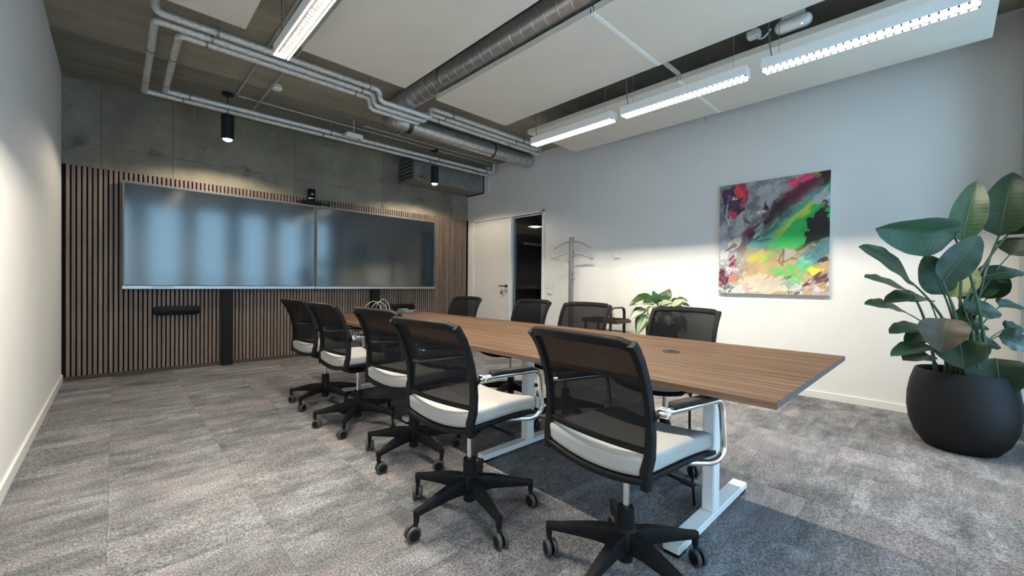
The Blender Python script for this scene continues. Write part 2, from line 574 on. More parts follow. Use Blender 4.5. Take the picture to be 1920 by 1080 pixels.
# right wall with opening for door and side light
DY0, DY1, DZ = -0.17, -1.94, 2.205
wr = MB()
wr.box((W+0.05, (YF-0.25+DY1)/2, ZC/2), (0.1, DY1-(YF-0.25), ZC))
wr.box((W+0.05, (DY0+DY1)/2, (DZ+ZC)/2), (0.1, DY0-DY1, ZC-DZ))
wr.box((W+0.05, (DY0+0.2)/2, ZC/2), (0.1, 0.2-DY0, ZC))
struct(wr.build('wall_right', MAT['plaster']))
struct(MB().box((W-0.006, (YF+DY1-0.04)/2, 0.0335), (0.013, DY1-0.04-YF, 0.067), 0.002, seg=1).build('baseboard_right', MAT['trim_white']))

# back wall: concrete behind, slatted cladding below
wb = struct(MB().box((W/2, 0.112, ZC/2), (W+0.2, 0.2, ZC)).build('wall_back', MAT['concrete']))
xs = [0.0, 0.287, 0.884, 2.183, 3.48, 4.817, W]
for a, b in zip(xs[:-1], xs[1:]):
    for za, zb in ((0.0, 2.47), (2.4715, ZC)):
        MB().box(((a+b)/2, 0.006, (za+zb)/2), (b-a-0.003, 0.012, zb-za), 0.002, seg=1).build('concrete_panel', MAT['concrete'], wb)
for hx, hz in ((1.46, 2.585), (2.66, 2.72), (3.05, 2.60)):
    MB().lathe([(0.034, 0), (0.034, -0.002), (0.026, -0.003), (0.026, 0.0)], 20, (hx, -0.0005, hz), 'y', cap=False).build('tie_hole_ring', MAT['concrete'], wb)
ZS = 2.222
MB().box((W/2, -0.0095, ZS/2), (W-0.004, 0.017, ZS)).build('slat_backing', MAT['felt'], wb)
MB().box((W/2, -0.031, 0.02), (W-0.004, 0.026, 0.04), 0.002, seg=1).build('slat_skirting', MAT['slat_edge'], wb)
slat_me = MB().box((0, 0, 0), (0.027, 0.022, ZS-0.042), 0.0015, seg=1).mesh('slat', MAT['slat'])
n = 129
for i in range(n):
    link('slat', slat_me, wb, (0.045 + i*0.03968, -0.029, (ZS+0.042)/2))

# window wall behind the camera
WINS = [(0.06, 0.66), (0.90, 1.60), (1.81, 2.51), (2.74, 3.42), (3.65, 4.32), (4.55, 5.10)]
WZ0, WZ1 = 0.10, 2.84
wf = MB()
edges = [-0.0] + [v for p in WINS for v in p] + [W]
for a, b in zip(edges[0::2], edges[1::2]):
    wf.box(((a+b)/2, YF-0.125, (WZ0+WZ1)/2), (b-a, 0.25, WZ1-WZ0))
wf.box((W/2, YF-0.125, WZ0/2), (W, 0.25, WZ0))
wf.box((W/2, YF-0.125, (WZ1+ZC)/2), (W, 0.25, ZC-WZ1))
struct(wf.build('wall_front', MAT['plaster']))
for i, (a, b) in enumerate(WINS):
    wn = empty('window_%d' % (i+1), ((a+b)/2, YF-0.12, WZ0), kind='structure')
    hw, hh = (b-a)/2, WZ1-WZ0
    f = MB()
    for s in (-1, 1):
        f.box((s*(hw-0.025), 0, hh/2), (0.05, 0.06, hh), 0.004, seg=1)
    for z in (0.025, hh-0.025, 0.95):
        f.box((0, 0, z), (2*hw-0.1, 0.056, 0.05), 0.004, seg=1)
    f.build('window_frame', MAT['grey_plastic'], wn)
    for za, zb in ((0.05, 0.925), (0.975, hh-0.05)):
        MB().box((0, 0, (za+zb)/2), (2*hw-0.1, 0.006, zb-za)).build('pane', MAT['glass'], wn)
    MB().box((0, 0.07, 0.012), (2*hw, 0.09, 0.024), 0.004, seg=1).build('window_sill', MAT['trim_white'], wn)
    pl = bpy.data.lights.new('daylight_portal', 'AREA')
    pl.shape = 'RECTANGLE'; pl.size = 2*hw; pl.size_y = hh
    pl.cycles.is_portal = True
    po = bpy.data.objects.new('daylight_portal', pl)
    po.rotation_euler = (PI/2, 0, 0)
    po.location = ((a+b)/2, YF-0.2, (WZ0+WZ1)/2)
    C.objects.link(po)

# door with frame, glazed side light next to it
dr = empty('door_1', (W, -0.65, 0), kind='structure')
def L(x, y, z):            # world -> door local
    return (x-W, y+0.65, z)
f = MB()
for ya, yb in ((-0.17, -0.205), (-1.90, -1.94)):
    f.box(L(W+0.045, (ya+yb)/2, DZ/2), (0.13, abs(yb-ya), DZ), 0.004, seg=1)
f.box(L(W+0.045, (DY0+DY1)/2, DZ-0.018), (0.13, DY0-DY1, 0.036), 0.004, seg=1)
f.box(L(W+0.045, -1.172, DZ/2-0.018), (0.12, 0.055, DZ-0.036), 0.004, seg=1)
f.build('door_frame', MAT['trim_white'], dr)
leaf = MB().box(L(W+0.022, -0.674, 1.088), (0.042, 0.932, 2.155), 0.003, seg=1).build('door_leaf', MAT['door_white'], dr)
h = MB()
h.lathe([(0.026, 0), (0.026, -0.012), (0.02, -0.014)], 20, L(W+0.001, -1.085, 1.01), 'x')
h.tube(rounded([L(W-0.005, -1.085, 1.01), L(W-0.055, -1.085, 1.01), L(W-0.055, -0.955, 1.01)], 0.02), 0.010, 10)
h.build('door_handle', MAT['black_metal'], leaf, smooth=True, angle=40)
h = MB()
h.lathe([(0.026, 0), (0.026, -0.012), (0.02, -0.014)], 20, L(W+0.001, -1.085, 0.925), 'x')
h.box(L(W-0.016, -1.085, 0.925), (0.02, 0.010, 0.03), 0.002, seg=1)
h.build('lock_rosette', MAT['steel'], leaf, smooth=True, angle=40)
MB().tube([L(W-0.03, -1.08, 0.925), L(W-0.034, -1.08, 0.87)], 0.006, 8).box(L(W-0.034, -1.0, 0.90), (0.006, 0.05, 0.05), 0.002, seg=1).build('key', MAT['steel'], leaf)
for z in (0.25, 1.90):
    MB().lathe([(0.009, -0.05), (0.009, 0.05)], 10, L(W-0.004, -0.206, z)).build('hinge', MAT['steel'], dr, smooth=True, angle=40)
wn = empty('window_7', (W, -1.55, 0), kind='structure')
f = MB()
for y in (-1.212, -1.888):
    f.box((0.05, y+1.55, DZ/2-0.018), (0.05, 0.024, DZ-0.04), 0.003, seg=1)
for z in (0.03, DZ-0.05):
    f.box((0.05, 0, z), (0.05, 0.652, 0.024), 0.003, seg=1)
f.build('window_frame', MAT['silver'], wn)
MB().box((0.05, 0, DZ/2-0.01), (0.008, 0.652, DZ-0.12)).build('pane', MAT['glass'], wn)

# the dim room beyond the side light
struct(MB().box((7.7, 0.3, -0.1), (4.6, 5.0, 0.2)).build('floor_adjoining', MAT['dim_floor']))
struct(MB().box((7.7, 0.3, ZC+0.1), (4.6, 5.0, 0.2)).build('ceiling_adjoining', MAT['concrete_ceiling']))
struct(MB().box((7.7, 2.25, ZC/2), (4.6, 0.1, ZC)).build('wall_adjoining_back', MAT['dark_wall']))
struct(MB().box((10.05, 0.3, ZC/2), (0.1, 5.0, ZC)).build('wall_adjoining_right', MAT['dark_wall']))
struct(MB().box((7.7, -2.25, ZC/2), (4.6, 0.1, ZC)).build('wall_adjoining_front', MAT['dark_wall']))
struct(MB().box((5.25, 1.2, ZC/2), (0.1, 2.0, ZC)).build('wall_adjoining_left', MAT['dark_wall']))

# ================================================================ ceiling things
# ---- suspended acoustic panels
def panel(x0, x1, y0, y1, label):
    p = empty('ceiling_panel', ((x0+x1)/2, (y0+y1)/2, ZP), label=label, cat='ceiling panel', group='suspended acoustic ceiling panels')
    MB().box((0, 0, 0.025), (x1-x0, y1-y0, 0.05), 0.003, seg=1).build('board', MAT['panel'], p)
    if y0 < -6:
        MB().box((0, (y1-y0)/2+0.005, 0.018), (x1-x0, 0.034, 0.040), 0.002, seg=1).build('joint_strip', MAT['white_metal'], p)
    for sx in (-1, 1):
        for sy in (-1, 1):
            MB().tube([(sx*((x1-x0)/2-0.12), sy*((y1-y0)/2-0.2), 0.05), (sx*((x1-x0)/2-0.12), sy*((y1-y0)/2-0.2), ZC-ZP)], 0.003, 6).build('hanger_rod', MAT['steel'], p)
    return p
YP = [-2.785, -4.612, -4.622, -6.45]
for x0, x1, nm in ((0.585, 1.06, 'narrow grey-white panel'), (1.428, 2.315, 'grey-white panel between strip light and spiral duct'),
                   (2.648, 3.571, 'grey-white panel on the painting side of the spiral duct'), (3.93, 4.87, 'grey-white panel along the wall with the painting')):
    panel(x0, x1, YP[1], YP[0], 'suspended '+nm+', half towards the displays')
    panel(x0, x1, YP[3], YP[2], 'suspended '+nm+', half towards the windows')

# ---- strip lights
def strip_light(x, y0, y1, label, group, level=1.0):
    cx, cy, ln = x, (y0+y1)/2, abs(y1-y0)
    root = empty('strip_light', (cx, cy, ZL), label=label, cat='strip light', group=group)
    a, t, hh, ao = 0.030, 0.003, 0.075, 0.045
    m = MB()
    for s in (-1, 1):
        m.box((s*(ao-t/2), 0, hh/2), (t, ln, hh))
        m.box((s*(a+0.001), 0, 0.015), (0.002, ln, 0.030))
        m.box((s*(a+ao)/2, 0, 0.0015), (ao-a, ln, 0.003))
        m.box((0, s*(ln/2-t/2), hh/2), (2*ao-2*t, t, hh))
    m.box((0, 0, hh-0.002), (2*ao-2*t, ln-2*t, 0.004))
    m.box((0, 0, 0.034), (2*a, ln-2*t, 0.018))
    m.build('housing', MAT['white_metal'], root)
    n = 27
    pitch = (ln-0.012)/n
    # a lip outside the beam on both long edges carries the row of glowing lens cells
    for s in (-1, 1):
        MB().box((s*0.0418, 0, -0.0028), (0.0066, ln-0.004, 0.0055)).build('lens_rail', MAT['grey_plastic'], root)
    cell = bpy.data.meshes.get('led_cell')
    if cell is None:
        cell = MB().box((0, 0, 0), (0.0084, pitch*0.84, 0.0135), 0.002, seg=2).mesh('led_cell', MAT['led'])
    for s in (-1, 1):
        for i in range(n):
            link('led_cell', cell, root, (s*0.0423, -ln/2+0.006+pitch*(i+0.5), -0.0012))
    fin = bpy.data.meshes.get('louvre_fin')
    if fin is None:
        fin = MB().box((0, 0, 0.0190), (0.0250, 0.0020, 0.0095)).mesh('louvre_fin', MAT['felt'])
    for i in range(n-1):
        link('louvre_fin', fin, root, (0, -ln/2+0.006+pitch*(i+1), 0.0))
    for s in (-1, 1):
        MB().tube([(0, s*(ln/2-0.1), hh), (0, s*(ln/2-0.1), ZC-ZL)], 0.0022, 6).build('suspension_wire', MAT['steel'], root)
    yc = ln/2-0.06
    MB().tube(bez((0.0, yc, hh), (-0.01, yc+0.03, hh+0.12), (0.0, yc+0.03, ZC-ZL), 8), 0.004, 6).build('power_cord', MAT['grey_plastic'], root)
    ld = bpy.data.lights.new('strip_lamp', 'AREA')
    ld.shape = 'RECTANGLE'; ld.size = 0.008; ld.size_y = ln-0.03
    ld.energy = STRIP_W*level; ld.color = STRIP_COL
    lo = bpy.data.objects.new('strip_lamp', ld)
    lo.location = (0, 0, 0.0243)
    C.objects.link(lo); lo.parent = root
    return root
LY = [(-3.07, -4.10), (-4.19, -5.225), (-5.32, -6.355)]
for i, (a, b) in enumerate(LY):
    which = ('nearest the displays', 'in mid row', 'nearest the windows')[i]
    strip_light(3.731, a, b, 'white louvred strip light on the painting side, '+which, 'strip lights on the painting side', (1.0, 1.0, 0.5)[i])   # the row by the windows is dimmed by daylight
for i, (a, b) in enumerate(LY):
    which = ('nearest the displays', 'in mid row', 'nearest the windows')[i]
    strip_light(1.21, a, b, 'white louvred strip light beside the plain side wall, '+which, 'strip lights beside the plain wall', (1.0, 1.0, 0.5)[i])

# ---- foil wrapped pipes
PR = 0.026
def pipe(root, name, pts, r=PR, bend=0.05):
    path = rounded(pts, bend, 5)
    # densify so the wrapping can look uneven
    out = []
    rnd = random.Random(len(pts)*31+int(abs(pts[0][1])*100))
    for p, q in zip(path[:-1], path[1:]):
        k = max(1, int((q-p).length/0.06))
        out += [p.lerp(q, i/k) for i in range(k)]
    out.append(path[-1])
    rs = [r*(1+rnd.uniform(-0.06, 0.06)) for _ in out]
    MB().tube(out, rs, 12).build(name, MAT['foil'], root, smooth=True, angle=50)

ZU, ZD = 2.975, 2.868
def jog(y, xa, xb):
    return [(xa, y, ZU), (xa, y, ZD), (xb, y, ZD), (xb, y, ZU)]
p1 = empty('foil_pipe', (0.63, -2.295, ZU), label='foil-wrapped pipe with a dip under the duct, next to the ceiling panels', cat='pipe', group='foil-wrapped ceiling pipes')
o = Vector((0.63, -2.295, ZU))
def rel(pts, o):
    return [tuple(Vector(p)-o) for p in pts]
pipe(p1, 'pipe_run', rel([(0.60, -2.295, ZC), (0.60, -2.295, ZU)] + jog(-2.295, 2.31, 2.90) + [(4.62, -2.295, ZU), (4.62, -2.295, ZC)], o))
p2 = empty('foil_pipe', (0.605, -2.16, ZU), label='foil-wrapped pipe turning to the lower run closest to the concrete wall', cat='pipe', group='foil-wrapped ceiling pipes')
o2 = Vector((0.605, -2.16, ZU))
ZQ = 2.945
pipe(p2, 'pipe_run', rel([(0.605, -0.655, ZQ), (0.605, -2.16, ZU)] + jog(-2.165, 2.31, 2.92) + [(4.78, -2.165, ZU), (4.78, -2.165, ZC-0.021)], o2))
pipe(p2, 'wall_run', rel([(0.605, -0.655, ZQ), (5.12, -0.665, ZQ), (5.12, -0.665, ZC-0.021)], o2))
p3 = empty('foil_pipe', (0.745, -2.05, ZU), label='foil-wrapped pipe turning to the upper of the two runs near the concrete wall', cat='pipe', group='foil-wrapped ceiling pipes')
o3 = Vector((0.745, -2.05, ZU))
pipe(p3, 'pipe_run', rel([(0.755, -0.80, ZQ), (0.755, -2.05, ZU)] + jog(-2.05, 2.32, 2.90) + [(4.95, -2.05, ZU), (4.95, -2.05, ZC-0.021)], o3))
pipe(p3, 'wall_run', rel([(0.755, -0.80, ZQ), (5.08, -0.86, ZQ), (5.08, -0.86, ZC-0.021)], o3))
def clampw(root, org, pos, axis='x'):
    m = MB()
    q = Vector(pos)-org
    m.lathe([(PR+0.005, -0.009), (PR+0.005, 0.009)], 14, q, axis)
    m.tube([(q.x, q.y, q.z+PR), (q.x, q.y, ZC-0.021-org.z)], 0.004, 6)
    m.build('pipe_clamp', MAT['galv_dark'], root, smooth=True, angle=40)
for x in (0.97, 2.2, 3.2, 4.35):
    clampw(p1, o, (x, -2.295, ZU)); clampw(p2, o2, (x-0.02, -2.165, ZU)); clampw(p3, o3, (x-0.04, -2.05, ZU))
for x in (0.93, 2.35, 3.95, 4.9):
    clampw(p2, o2, (x-0.02, -0.66, ZQ)); clampw(p3, o3, (x+0.02, -0.80-(x-0.75)*0.0139, ZQ))
for y in (-1.65, -0.95):
    clampw(p2, o2, (0.605, y, ZQ+(ZU-ZQ)*(-0.655-y)/1.5), 'y')
for y in (-1.6, -1.0):
    clampw(p3, o3, (0.752, y, ZQ+(ZU-ZQ)*(-0.8-y)/1.25), 'y')

# ---- spiral duct
DX, DY, DZc, DR = 2.655, -1.625, 3.0, 0.098
du = empty('spiral_duct', (DX, DY, DZc), label='galvanised round spiral duct with a bend, running to the far wall', cat='duct')
arc = [(0.2-0.2*math.cos(a), -0.2+0.2*math.sin(a), 0) for a in [PI/2*i/8 for i in range(9)]]
MB().tube([(0, -4.85, 0), (0, -0.2, 0)], DR, 28).build('duct_section', MAT['galv'], du, smooth=True, angle=40)
MB().tube(arc, DR*1.012, 28).build('duct_elbow', MAT['galv'], du, smooth=True, angle=40)
MB().tube([(0.2, 0, 0), (W-DX-0.01, 0, 0)], DR, 28).build('duct_section', MAT['galv'], du, smooth=True, angle=40)
ring = MB().lathe([(DR-0.001, -0.005), (DR+0.0035, -0.002), (DR+0.0035, 0.002), (DR-0.001, 0.005)], 28, (0, 0, 0), 'y', cap=False).mesh('spiral_seam', MAT['silver'], smooth=True)
y = -0.26
while y > -4.8:
    link('spiral_seam', ring, du, (0, y, 0), (0, 0, math.radians(7)))
    y -= 0.118
x = 0.30
while x < W-DX-0.05:
    link('spiral_seam', ring, du, (x, 0, 0), (0, 0, PI/2+math.radians(7)))
    x += 0.118
def dclamp(loc, rot, nm='duct_clamp', mm='black_metal'):
    m = MB()
    m.lathe([(DR+0.002, -0.010), (DR+0.007, -0.010), (DR+0.007, 0.010), (DR+0.002, 0.010)], 28, (0, 0, 0), 'y', cap=False)
    m.build(nm, MAT[mm], du, True, 40, loc, rot)
dclamp((0.34, 0, 0), (0, 0, PI/2)); dclamp((0.37, 0, 0), (0, 0, PI/2)); dclamp((1.72, 0, 0), (0, 0, PI/2)); dclamp((0, -1.30, 0), (0, 0, 0), 'duct_clamp', 'galv_dark')
dclamp((0, -3.2, 0), (0, 0, 0), 'duct_clamp', 'galv_dark')

# ---- rectangular ventilation box in the corner above the slats
vb = empty('ventilation_box', (4.48, -0.235, 2.68), label='rectangular galvanised ventilation box in the corner above the slats', cat='ventilation box')
MB().box((0, 0, 0.155), (1.42, 0.465, 0.31), 0.004, seg=1).build('box_body', MAT['galv_dark'], vb)
for z in (0.0, 0.31):
    MB().box((-0.712, 0, 0.155), (0.012, 0.49, 0.33) if z == 0 else (0.02, 0.45, 0.02), 0.002, seg=1).build('end_flange' if z == 0 else 'flange_lip', MAT['galv_dark'], vb, loc=(0, 0, 0))
for k in range(5):
    MB().box((-0.722, 0, 0.04+k*0.058), (0.016, 0.42, 0.010), rot=Matrix.Rotation(0.5, 3, 'Y')).build('grille_slat', MAT['black_metal'], vb)
MB().box((0.705, 0, 0.0), (0.02, 0.48, 0.03), 0.002, seg=1).build('wall_flange', MAT['black_metal'], vb)
MB().box((0.705, -0.235, 0.15), (0.02, 0.012, 0.30), 0.002, seg=1).build('wall_flange', MAT['black_metal'], vb)
for lx in (-0.60, -0.575, -0.55):
    MB().box((lx, -0.2335, 0.055), (0.012, 0.002, 0.03), 0.0).build('printed_mark', MAT['black'], vb)

# ---- conduits on the ceiling
def conduit(pts, label, r=0.011):
    org = Vector(pts[0])
    e = empty('ceiling_conduit', org, label=label, cat='conduit', group='thin grey conduits on the ceiling')
    MB().tube([Vector(p)-org for p in rounded(pts, 0.04, 4)], r, 8).build('tube', MAT['conduit'], e, smooth=True, angle=50)
    L_ = sum(((Vector(b)-Vector(a)).length for a, b in zip(pts[:-1], pts[1:])))
    a, b = Vector(pts[0]), Vector(pts[1])
    k = max(1, int((b-a).length/0.55))
    for i in range(k):
        q = a.lerp(b, (i+0.5)/k)-org
        MB().box((q.x, q.y, q.z+0.006), (0.024, 0.024, 0.022), 0.002, seg=1).build('saddle_clip', MAT['conduit'], e)
zt = ZC-0.0125
conduit([(1.36, -0.80, zt), (1.36, -3.3, zt)], 'thin grey conduit running from the cylinder pendant towards the windows')
conduit([(1.575, -0.42, zt-0.024), (1.575, -2.6, zt-0.024)], 'thin grey conduit past the round smoke detector')
conduit([(1.38, -0.775, zt), (5.17, -0.775, zt)], 'long thin grey conduit parallel to the slatted wall')
conduit([(2.76, -0.93, zt), (5.15, -0.93, zt)], 'shorter thin grey conduit parallel to the slatted wall')
conduit([(3.22, -0.95, zt-0.002), (3.22, -1.5, zt-0.002)], 'short grey conduit joining the round duct beside its black clamps')
conduit([(3.95, -0.95, zt-0.002), (3.95, -1.5, zt-0.002)], 'short grey conduit joining the round duct over the far pendant')

# ---- cable tray between the panels
ct = empty('cable_tray', (3.66, -2.9, 2.93), label='light grey cable tray in the gap between ceiling panels', cat='cable tray')
m = MB()
m.box((0, -1.55, 0.0), (0.10, 3.3, 0.003)); m.box((-0.05, -1.55, 0.02), (0.003, 3.3, 0.04)); m.box((0.05, -1.55, 0.02), (0.003, 3.3, 0.04))
m.build('tray_channel', MAT['white_plastic'], ct)
for yy in (-0.2, -1.2, -2.2, -3.0):
    MB().tube([(0, yy, 0.0), (0, yy, ZC-2.93)], 0.004, 6).build('hanger_rod', MAT['steel'], ct)
MB().box((0.052, -1.55, 0.012), (0.002, 0.16, 0.03)).build('red_sticker', MAT['red'], ct)
MB().box((0.10, -1.72, -0.045), (0.33, 0.03, 0.025), 0.002, seg=1).build('cross_rail', MAT['conduit'], ct)

# ---- small ceiling devices
sd = empty('smoke_detector', (1.625, -1.33, ZC-0.028), label='round white smoke detector on the concrete ceiling', cat='smoke detector')
MB().lathe([(0.05, 0.028), (0.055, 0.012), (0.055, 0.006)], 28).build('base', MAT['white_plastic'], sd, smooth=True, angle=35)
MB().lathe([(0.050, 0.006), (0.050, -0.008), (0.040, -0.018), (0.02, -0.021)], 28).build('sensor_head', MAT['white_plastic'], sd, smooth=True, angle=35)
MB().lathe([(0.0505, 0.0015), (0.0505, -0.0015)], 28).build('vent_slot', MAT['grey_plastic'], sd)
sb = empty('sensor_box', (2.60, -0.98, 2.915), label='small white sensor box hanging above the twin pipes', cat='sensor')
MB().box((0, 0, 0), (0.21, 0.10, 0.055), 0.008).build('housing', MAT['white_plastic'], sb, angle=40)
MB().tube([(0, 0, 0.027), (0, 0, ZC-2.915)], 0.008, 10).build('mount', MAT['conduit'], sb)
MB().box((0.07, 0.0, -0.028), (0.03, 0.04, 0.004), 0.001, seg=1).build('lens', MAT['grey_plastic'], sb)
el = empty('emergency_light', (3.935, -5.455, 2.955), label='white pill-shaped emergency light in the panel gap', cat='emergency light')
MB().rbox((0, 0, 0), (0.10, 0.23, 0.085), 0.042, 10).build('cover', MAT['white_plastic'], el, smooth=True)
MB().box((0, 0, 0.09), (0.05, 0.14, 2*(ZC-2.955-0.09)), 0.003, seg=1).build('mount', MAT['white_plastic'], el)
MB().lathe([(0.006, 0), (0.004, -0.006)], 10, (-0.03, -0.06, -0.034)).build('indicator', MAT['led'], el)
jb = empty('junction_box', (3.90, -5.21, 2.965), label='small white junction box with a looped white cable', cat='junction box')
MB().box((0, 0, 0), (0.07, 0.085, 0.05), 0.005).build('box', MAT['white_plastic'], jb)
MB().box((0, 0, 0.0875), (0.03, 0.03, 0.125), 0.002, seg=1).build('mount', MAT['white_plastic'], jb)
MB().tube(bez((-0.02, -0.02, -0.024), (-0.05, -0.06, -0.12), (-0.03, -0.122, -0.02), 12), 0.0045, 8).build('cable_loop', MAT['white_plastic'], jb, smooth=True)
hk = MB().tube(rounded([(0, 0, 0), (0, 0, -0.075), (0.012, 0.0, -0.075)], 0.01), 0.004, 6).tube([(0.0, 0.02, 0), (0, 0.02, -0.06)], 0.003, 6).build('hook', MAT['steel'], None, loc=(4.862, -4.49, ZP))
tag(hk, 'small wire hook hanging from a ceiling panel edge', 'hook')
ps = MB().lathe([(0.012, 0), (0.012, -0.12), (0.016, -0.12), (0.016, -0.14)], 12).build('pipe_stub', MAT['galv_dark'], None, smooth=True, angle=40, loc=(1.03, -0.40, 3.0+0.02))
MB().tube([(0, 0, 0), (0, 0, ZC-3.02)], 0.008, 8).build('rod', MAT['galv_dark'], ps)
tag(ps, 'short metal pipe stub hanging behind the twin pipes', 'pipe stub')

# ---- cylinder pendants
def pendant(x, y, zb, label):
    r = empty('pendant_lamp', (x, y, zb), label=label, cat='pendant lamp', group='black cylinder pendants')
    R = 0.061
    MB().lathe([(R, 0.0), (R, 0.265), (R-0.003, 0.268), (0.012, 0.27)], 32, cap=False).lathe([(R-0.003, 0.0), (R-0.003, 0.20), (0.0, 0.20)], 32, cap=False).build('shade', MAT['black_metal'], r, smooth=True, angle=40)
    MB().tube([(0, 0, 0.27), (0, 0, ZC-zb-0.028)], 0.0035, 8).build('cord', MAT['black'], r)
    MB().lathe([(0.055, ZC-zb), (0.055, ZC-zb-0.026), (0.05, ZC-zb-0.029)], 28).build('canopy', MAT['black_metal'], r, smooth=True, angle=35)
    MB().lathe([(0.0, -0.022), (0.020, -0.019), (0.038, -0.008), (0.046, 0.01), (0.046, 0.05), (0.02, 0.09), (0.0, 0.10)], 20, cap=False).build('bulb', MAT['bulb'], r, smooth=True)
    ld = bpy.data.lights.new('pendant_bulb', 'SPOT')
    ld.energy = PEND_W; ld.color = PEND_COL; ld.spot_size = math.radians(158); ld.spot_blend = 0.25; ld.shadow_soft_size = 0.03
    lo = bpy.data.objects.new('pendant_bulb', ld); lo.location = (0, 0, -0.03)
    C.objects.link(lo); lo.parent = r
pendant(1.29, -0.74, 2.604, 'black cylinder pendant in front of the display beside the plain wall')
pendant(3.975, -0.74, 2.585, 'black cylinder pendant in front of the display beside the door')

# ================================================================ slatted wall things
def display(x0, x1, label):
    cx = (x0+x1)/2
    w_, z0, z1 = x1-x0, 0.946, 2.110
    r = empty('display', (cx, -0.12, z0), label=label, cat='display', group='pair of large displays')
    hh = z1-z0
    MB().box((0, 0.036, hh/2), (w_, 0.068, hh), 0.006).build('housing', MAT['black_frame'], r)
    MB().box((0, 0.0, hh/2+0.012), (w_-0.036, 0.004, hh-0.062)).build('screen', MAT['screen'], r)
    b = MB()
    for s in (-1, 1):
        b.box((s*(w_/2-0.009), -0.001, hh/2), (0.018, 0.010, hh), 0.002, seg=1)
    b.box((0, -0.001, hh-0.010), (w_-0.036, 0.010, 0.019), 0.002, seg=1)
    b.build('bezel', MAT['grey_plastic'], r)
    MB().box((0, -0.004, 0.018), (w_, 0.026, 0.034), 0.004).build('bottom_rail', MAT['silver'], r)
    MB().box((0, 0.010, hh+0.003), (w_, 0.03, 0.006), 0.002, seg=1).build('top_rail', MAT['silver'], r)
    return r
d1 = display(0.449, 2.422, 'large dark display mounted beside the plain side wall')
MB().box((-0.02, 0.04, -0.465), (0.115, 0.07, 0.955), 0.004).build('mount_column', MAT['black'], d1, loc=(-0.015, 0, 0))
MB().box((-0.05, -0.004, 0.022), (0.20, 0.028, 0.006)).build('rail_label', MAT['grey_plastic'], d1, loc=(-0.60, 0, 0))
d2 = display(2.430, 4.402, 'large dark display mounted on the side of the door')
MB().box((-0.09, 0.04, -0.465), (0.13, 0.07, 0.955), 0.004).build('mount_column', MAT['black'], d2)
MB().box((0, -0.016, 0.018), (0.02, 0.004, 0.012)).build('power_light', MAT['steel'], d2, loc=(0.60, 0, 0))

cmr = empty('conference_camera', (2.375, -0.105, 2.1195), label='black conference camera on a bracket above the two displays', cat='camera')
MB().box((0, 0.01, 0.03), (0.24, 0.09, 0.045), 0.008).box((0.16, 0.01, 0.028), (0.16, 0.02, 0.012), 0.002, seg=1).box((-0.14, 0.01, 0.028), (0.10, 0.02, 0.02), 0.002, seg=1).box((0.24, 0.01, 0.036), (0.012, 0.02, 0.07), 0.002, seg=1).build('bracket', MAT['black'], cmr)
MB().lathe([(0.045, 0.053), (0.055, 0.062), (0.055, 0.078)], 24).build('base', MAT['black'], cmr, smooth=True, angle=35)
MB().lathe([(0.0515, 0.078), (0.0515, 0.090)], 24).build('silver_ring', MAT['silver'], cmr, smooth=True, angle=35)
MB().lathe([(0.050, 0.090), (0.050, 0.20), (0.046, 0.214), (0.03, 0.219)], 24).build('camera_body', MAT['black_frame'], cmr, smooth=True, angle=35)
MB().lathe([(0.022, 0), (0.022, -0.01), (0.016, -0.012)], 20, (0, -0.044, 0.15), 'y').build('lens', MAT['screen'], cmr, smooth=True, angle=35)

def speaker(x, z, label):
    r = empty('wall_speaker', (x, -0.06, z), label=label, cat='speaker', group='black capsule speakers on the slats')
    def cap(w_, h_, d_, y):
        m = MB()
        hx = w_/2-h_/2
        pts = [(hx+math.cos(a)*h_/2, math.sin(a)*h_/2) for a in [-PI/2+PI*i/12 for i in range(13)]] + [(-hx+math.cos(a)*h_/2, math.sin(a)*h_/2) for a in [PI/2+PI*i/12 for i in range(13)]]
        A = [m.bm.verts.new((px, y, pz)) for px, pz in pts]; B = [m.bm.verts.new((px*0.985, y-d_*0.85, pz*0.97)) for px, pz in pts]; D_ = [m.bm.verts.new((px*0.96, y-d_, pz*0.85)) for px, pz in pts]
        k = len(pts)
        m.bm.faces.new(A)
        m.bm.faces.new(D_)
        for i in range(k):
            m.bm.faces.new((A[i], A[(i+1) % k], B[(i+1) % k], B[i])); m.bm.faces.new((B[i], B[(i+1) % k], D_[(i+1) % k], D_[i]))
        return m
    cap(0.445, 0.105, 0.018, 0.02).build('back_shell', MAT['black'], r, angle=35)
    cap(0.44, 0.10, 0.03, 0.002).build('grille', MAT['black_frame'], r, angle=35)
speaker(0.922, 0.694, 'black capsule-shaped speaker on the slats near the plain wall')
speaker(3.82, 0.645, 'black capsule-shaped speaker on the slats behind the table end')

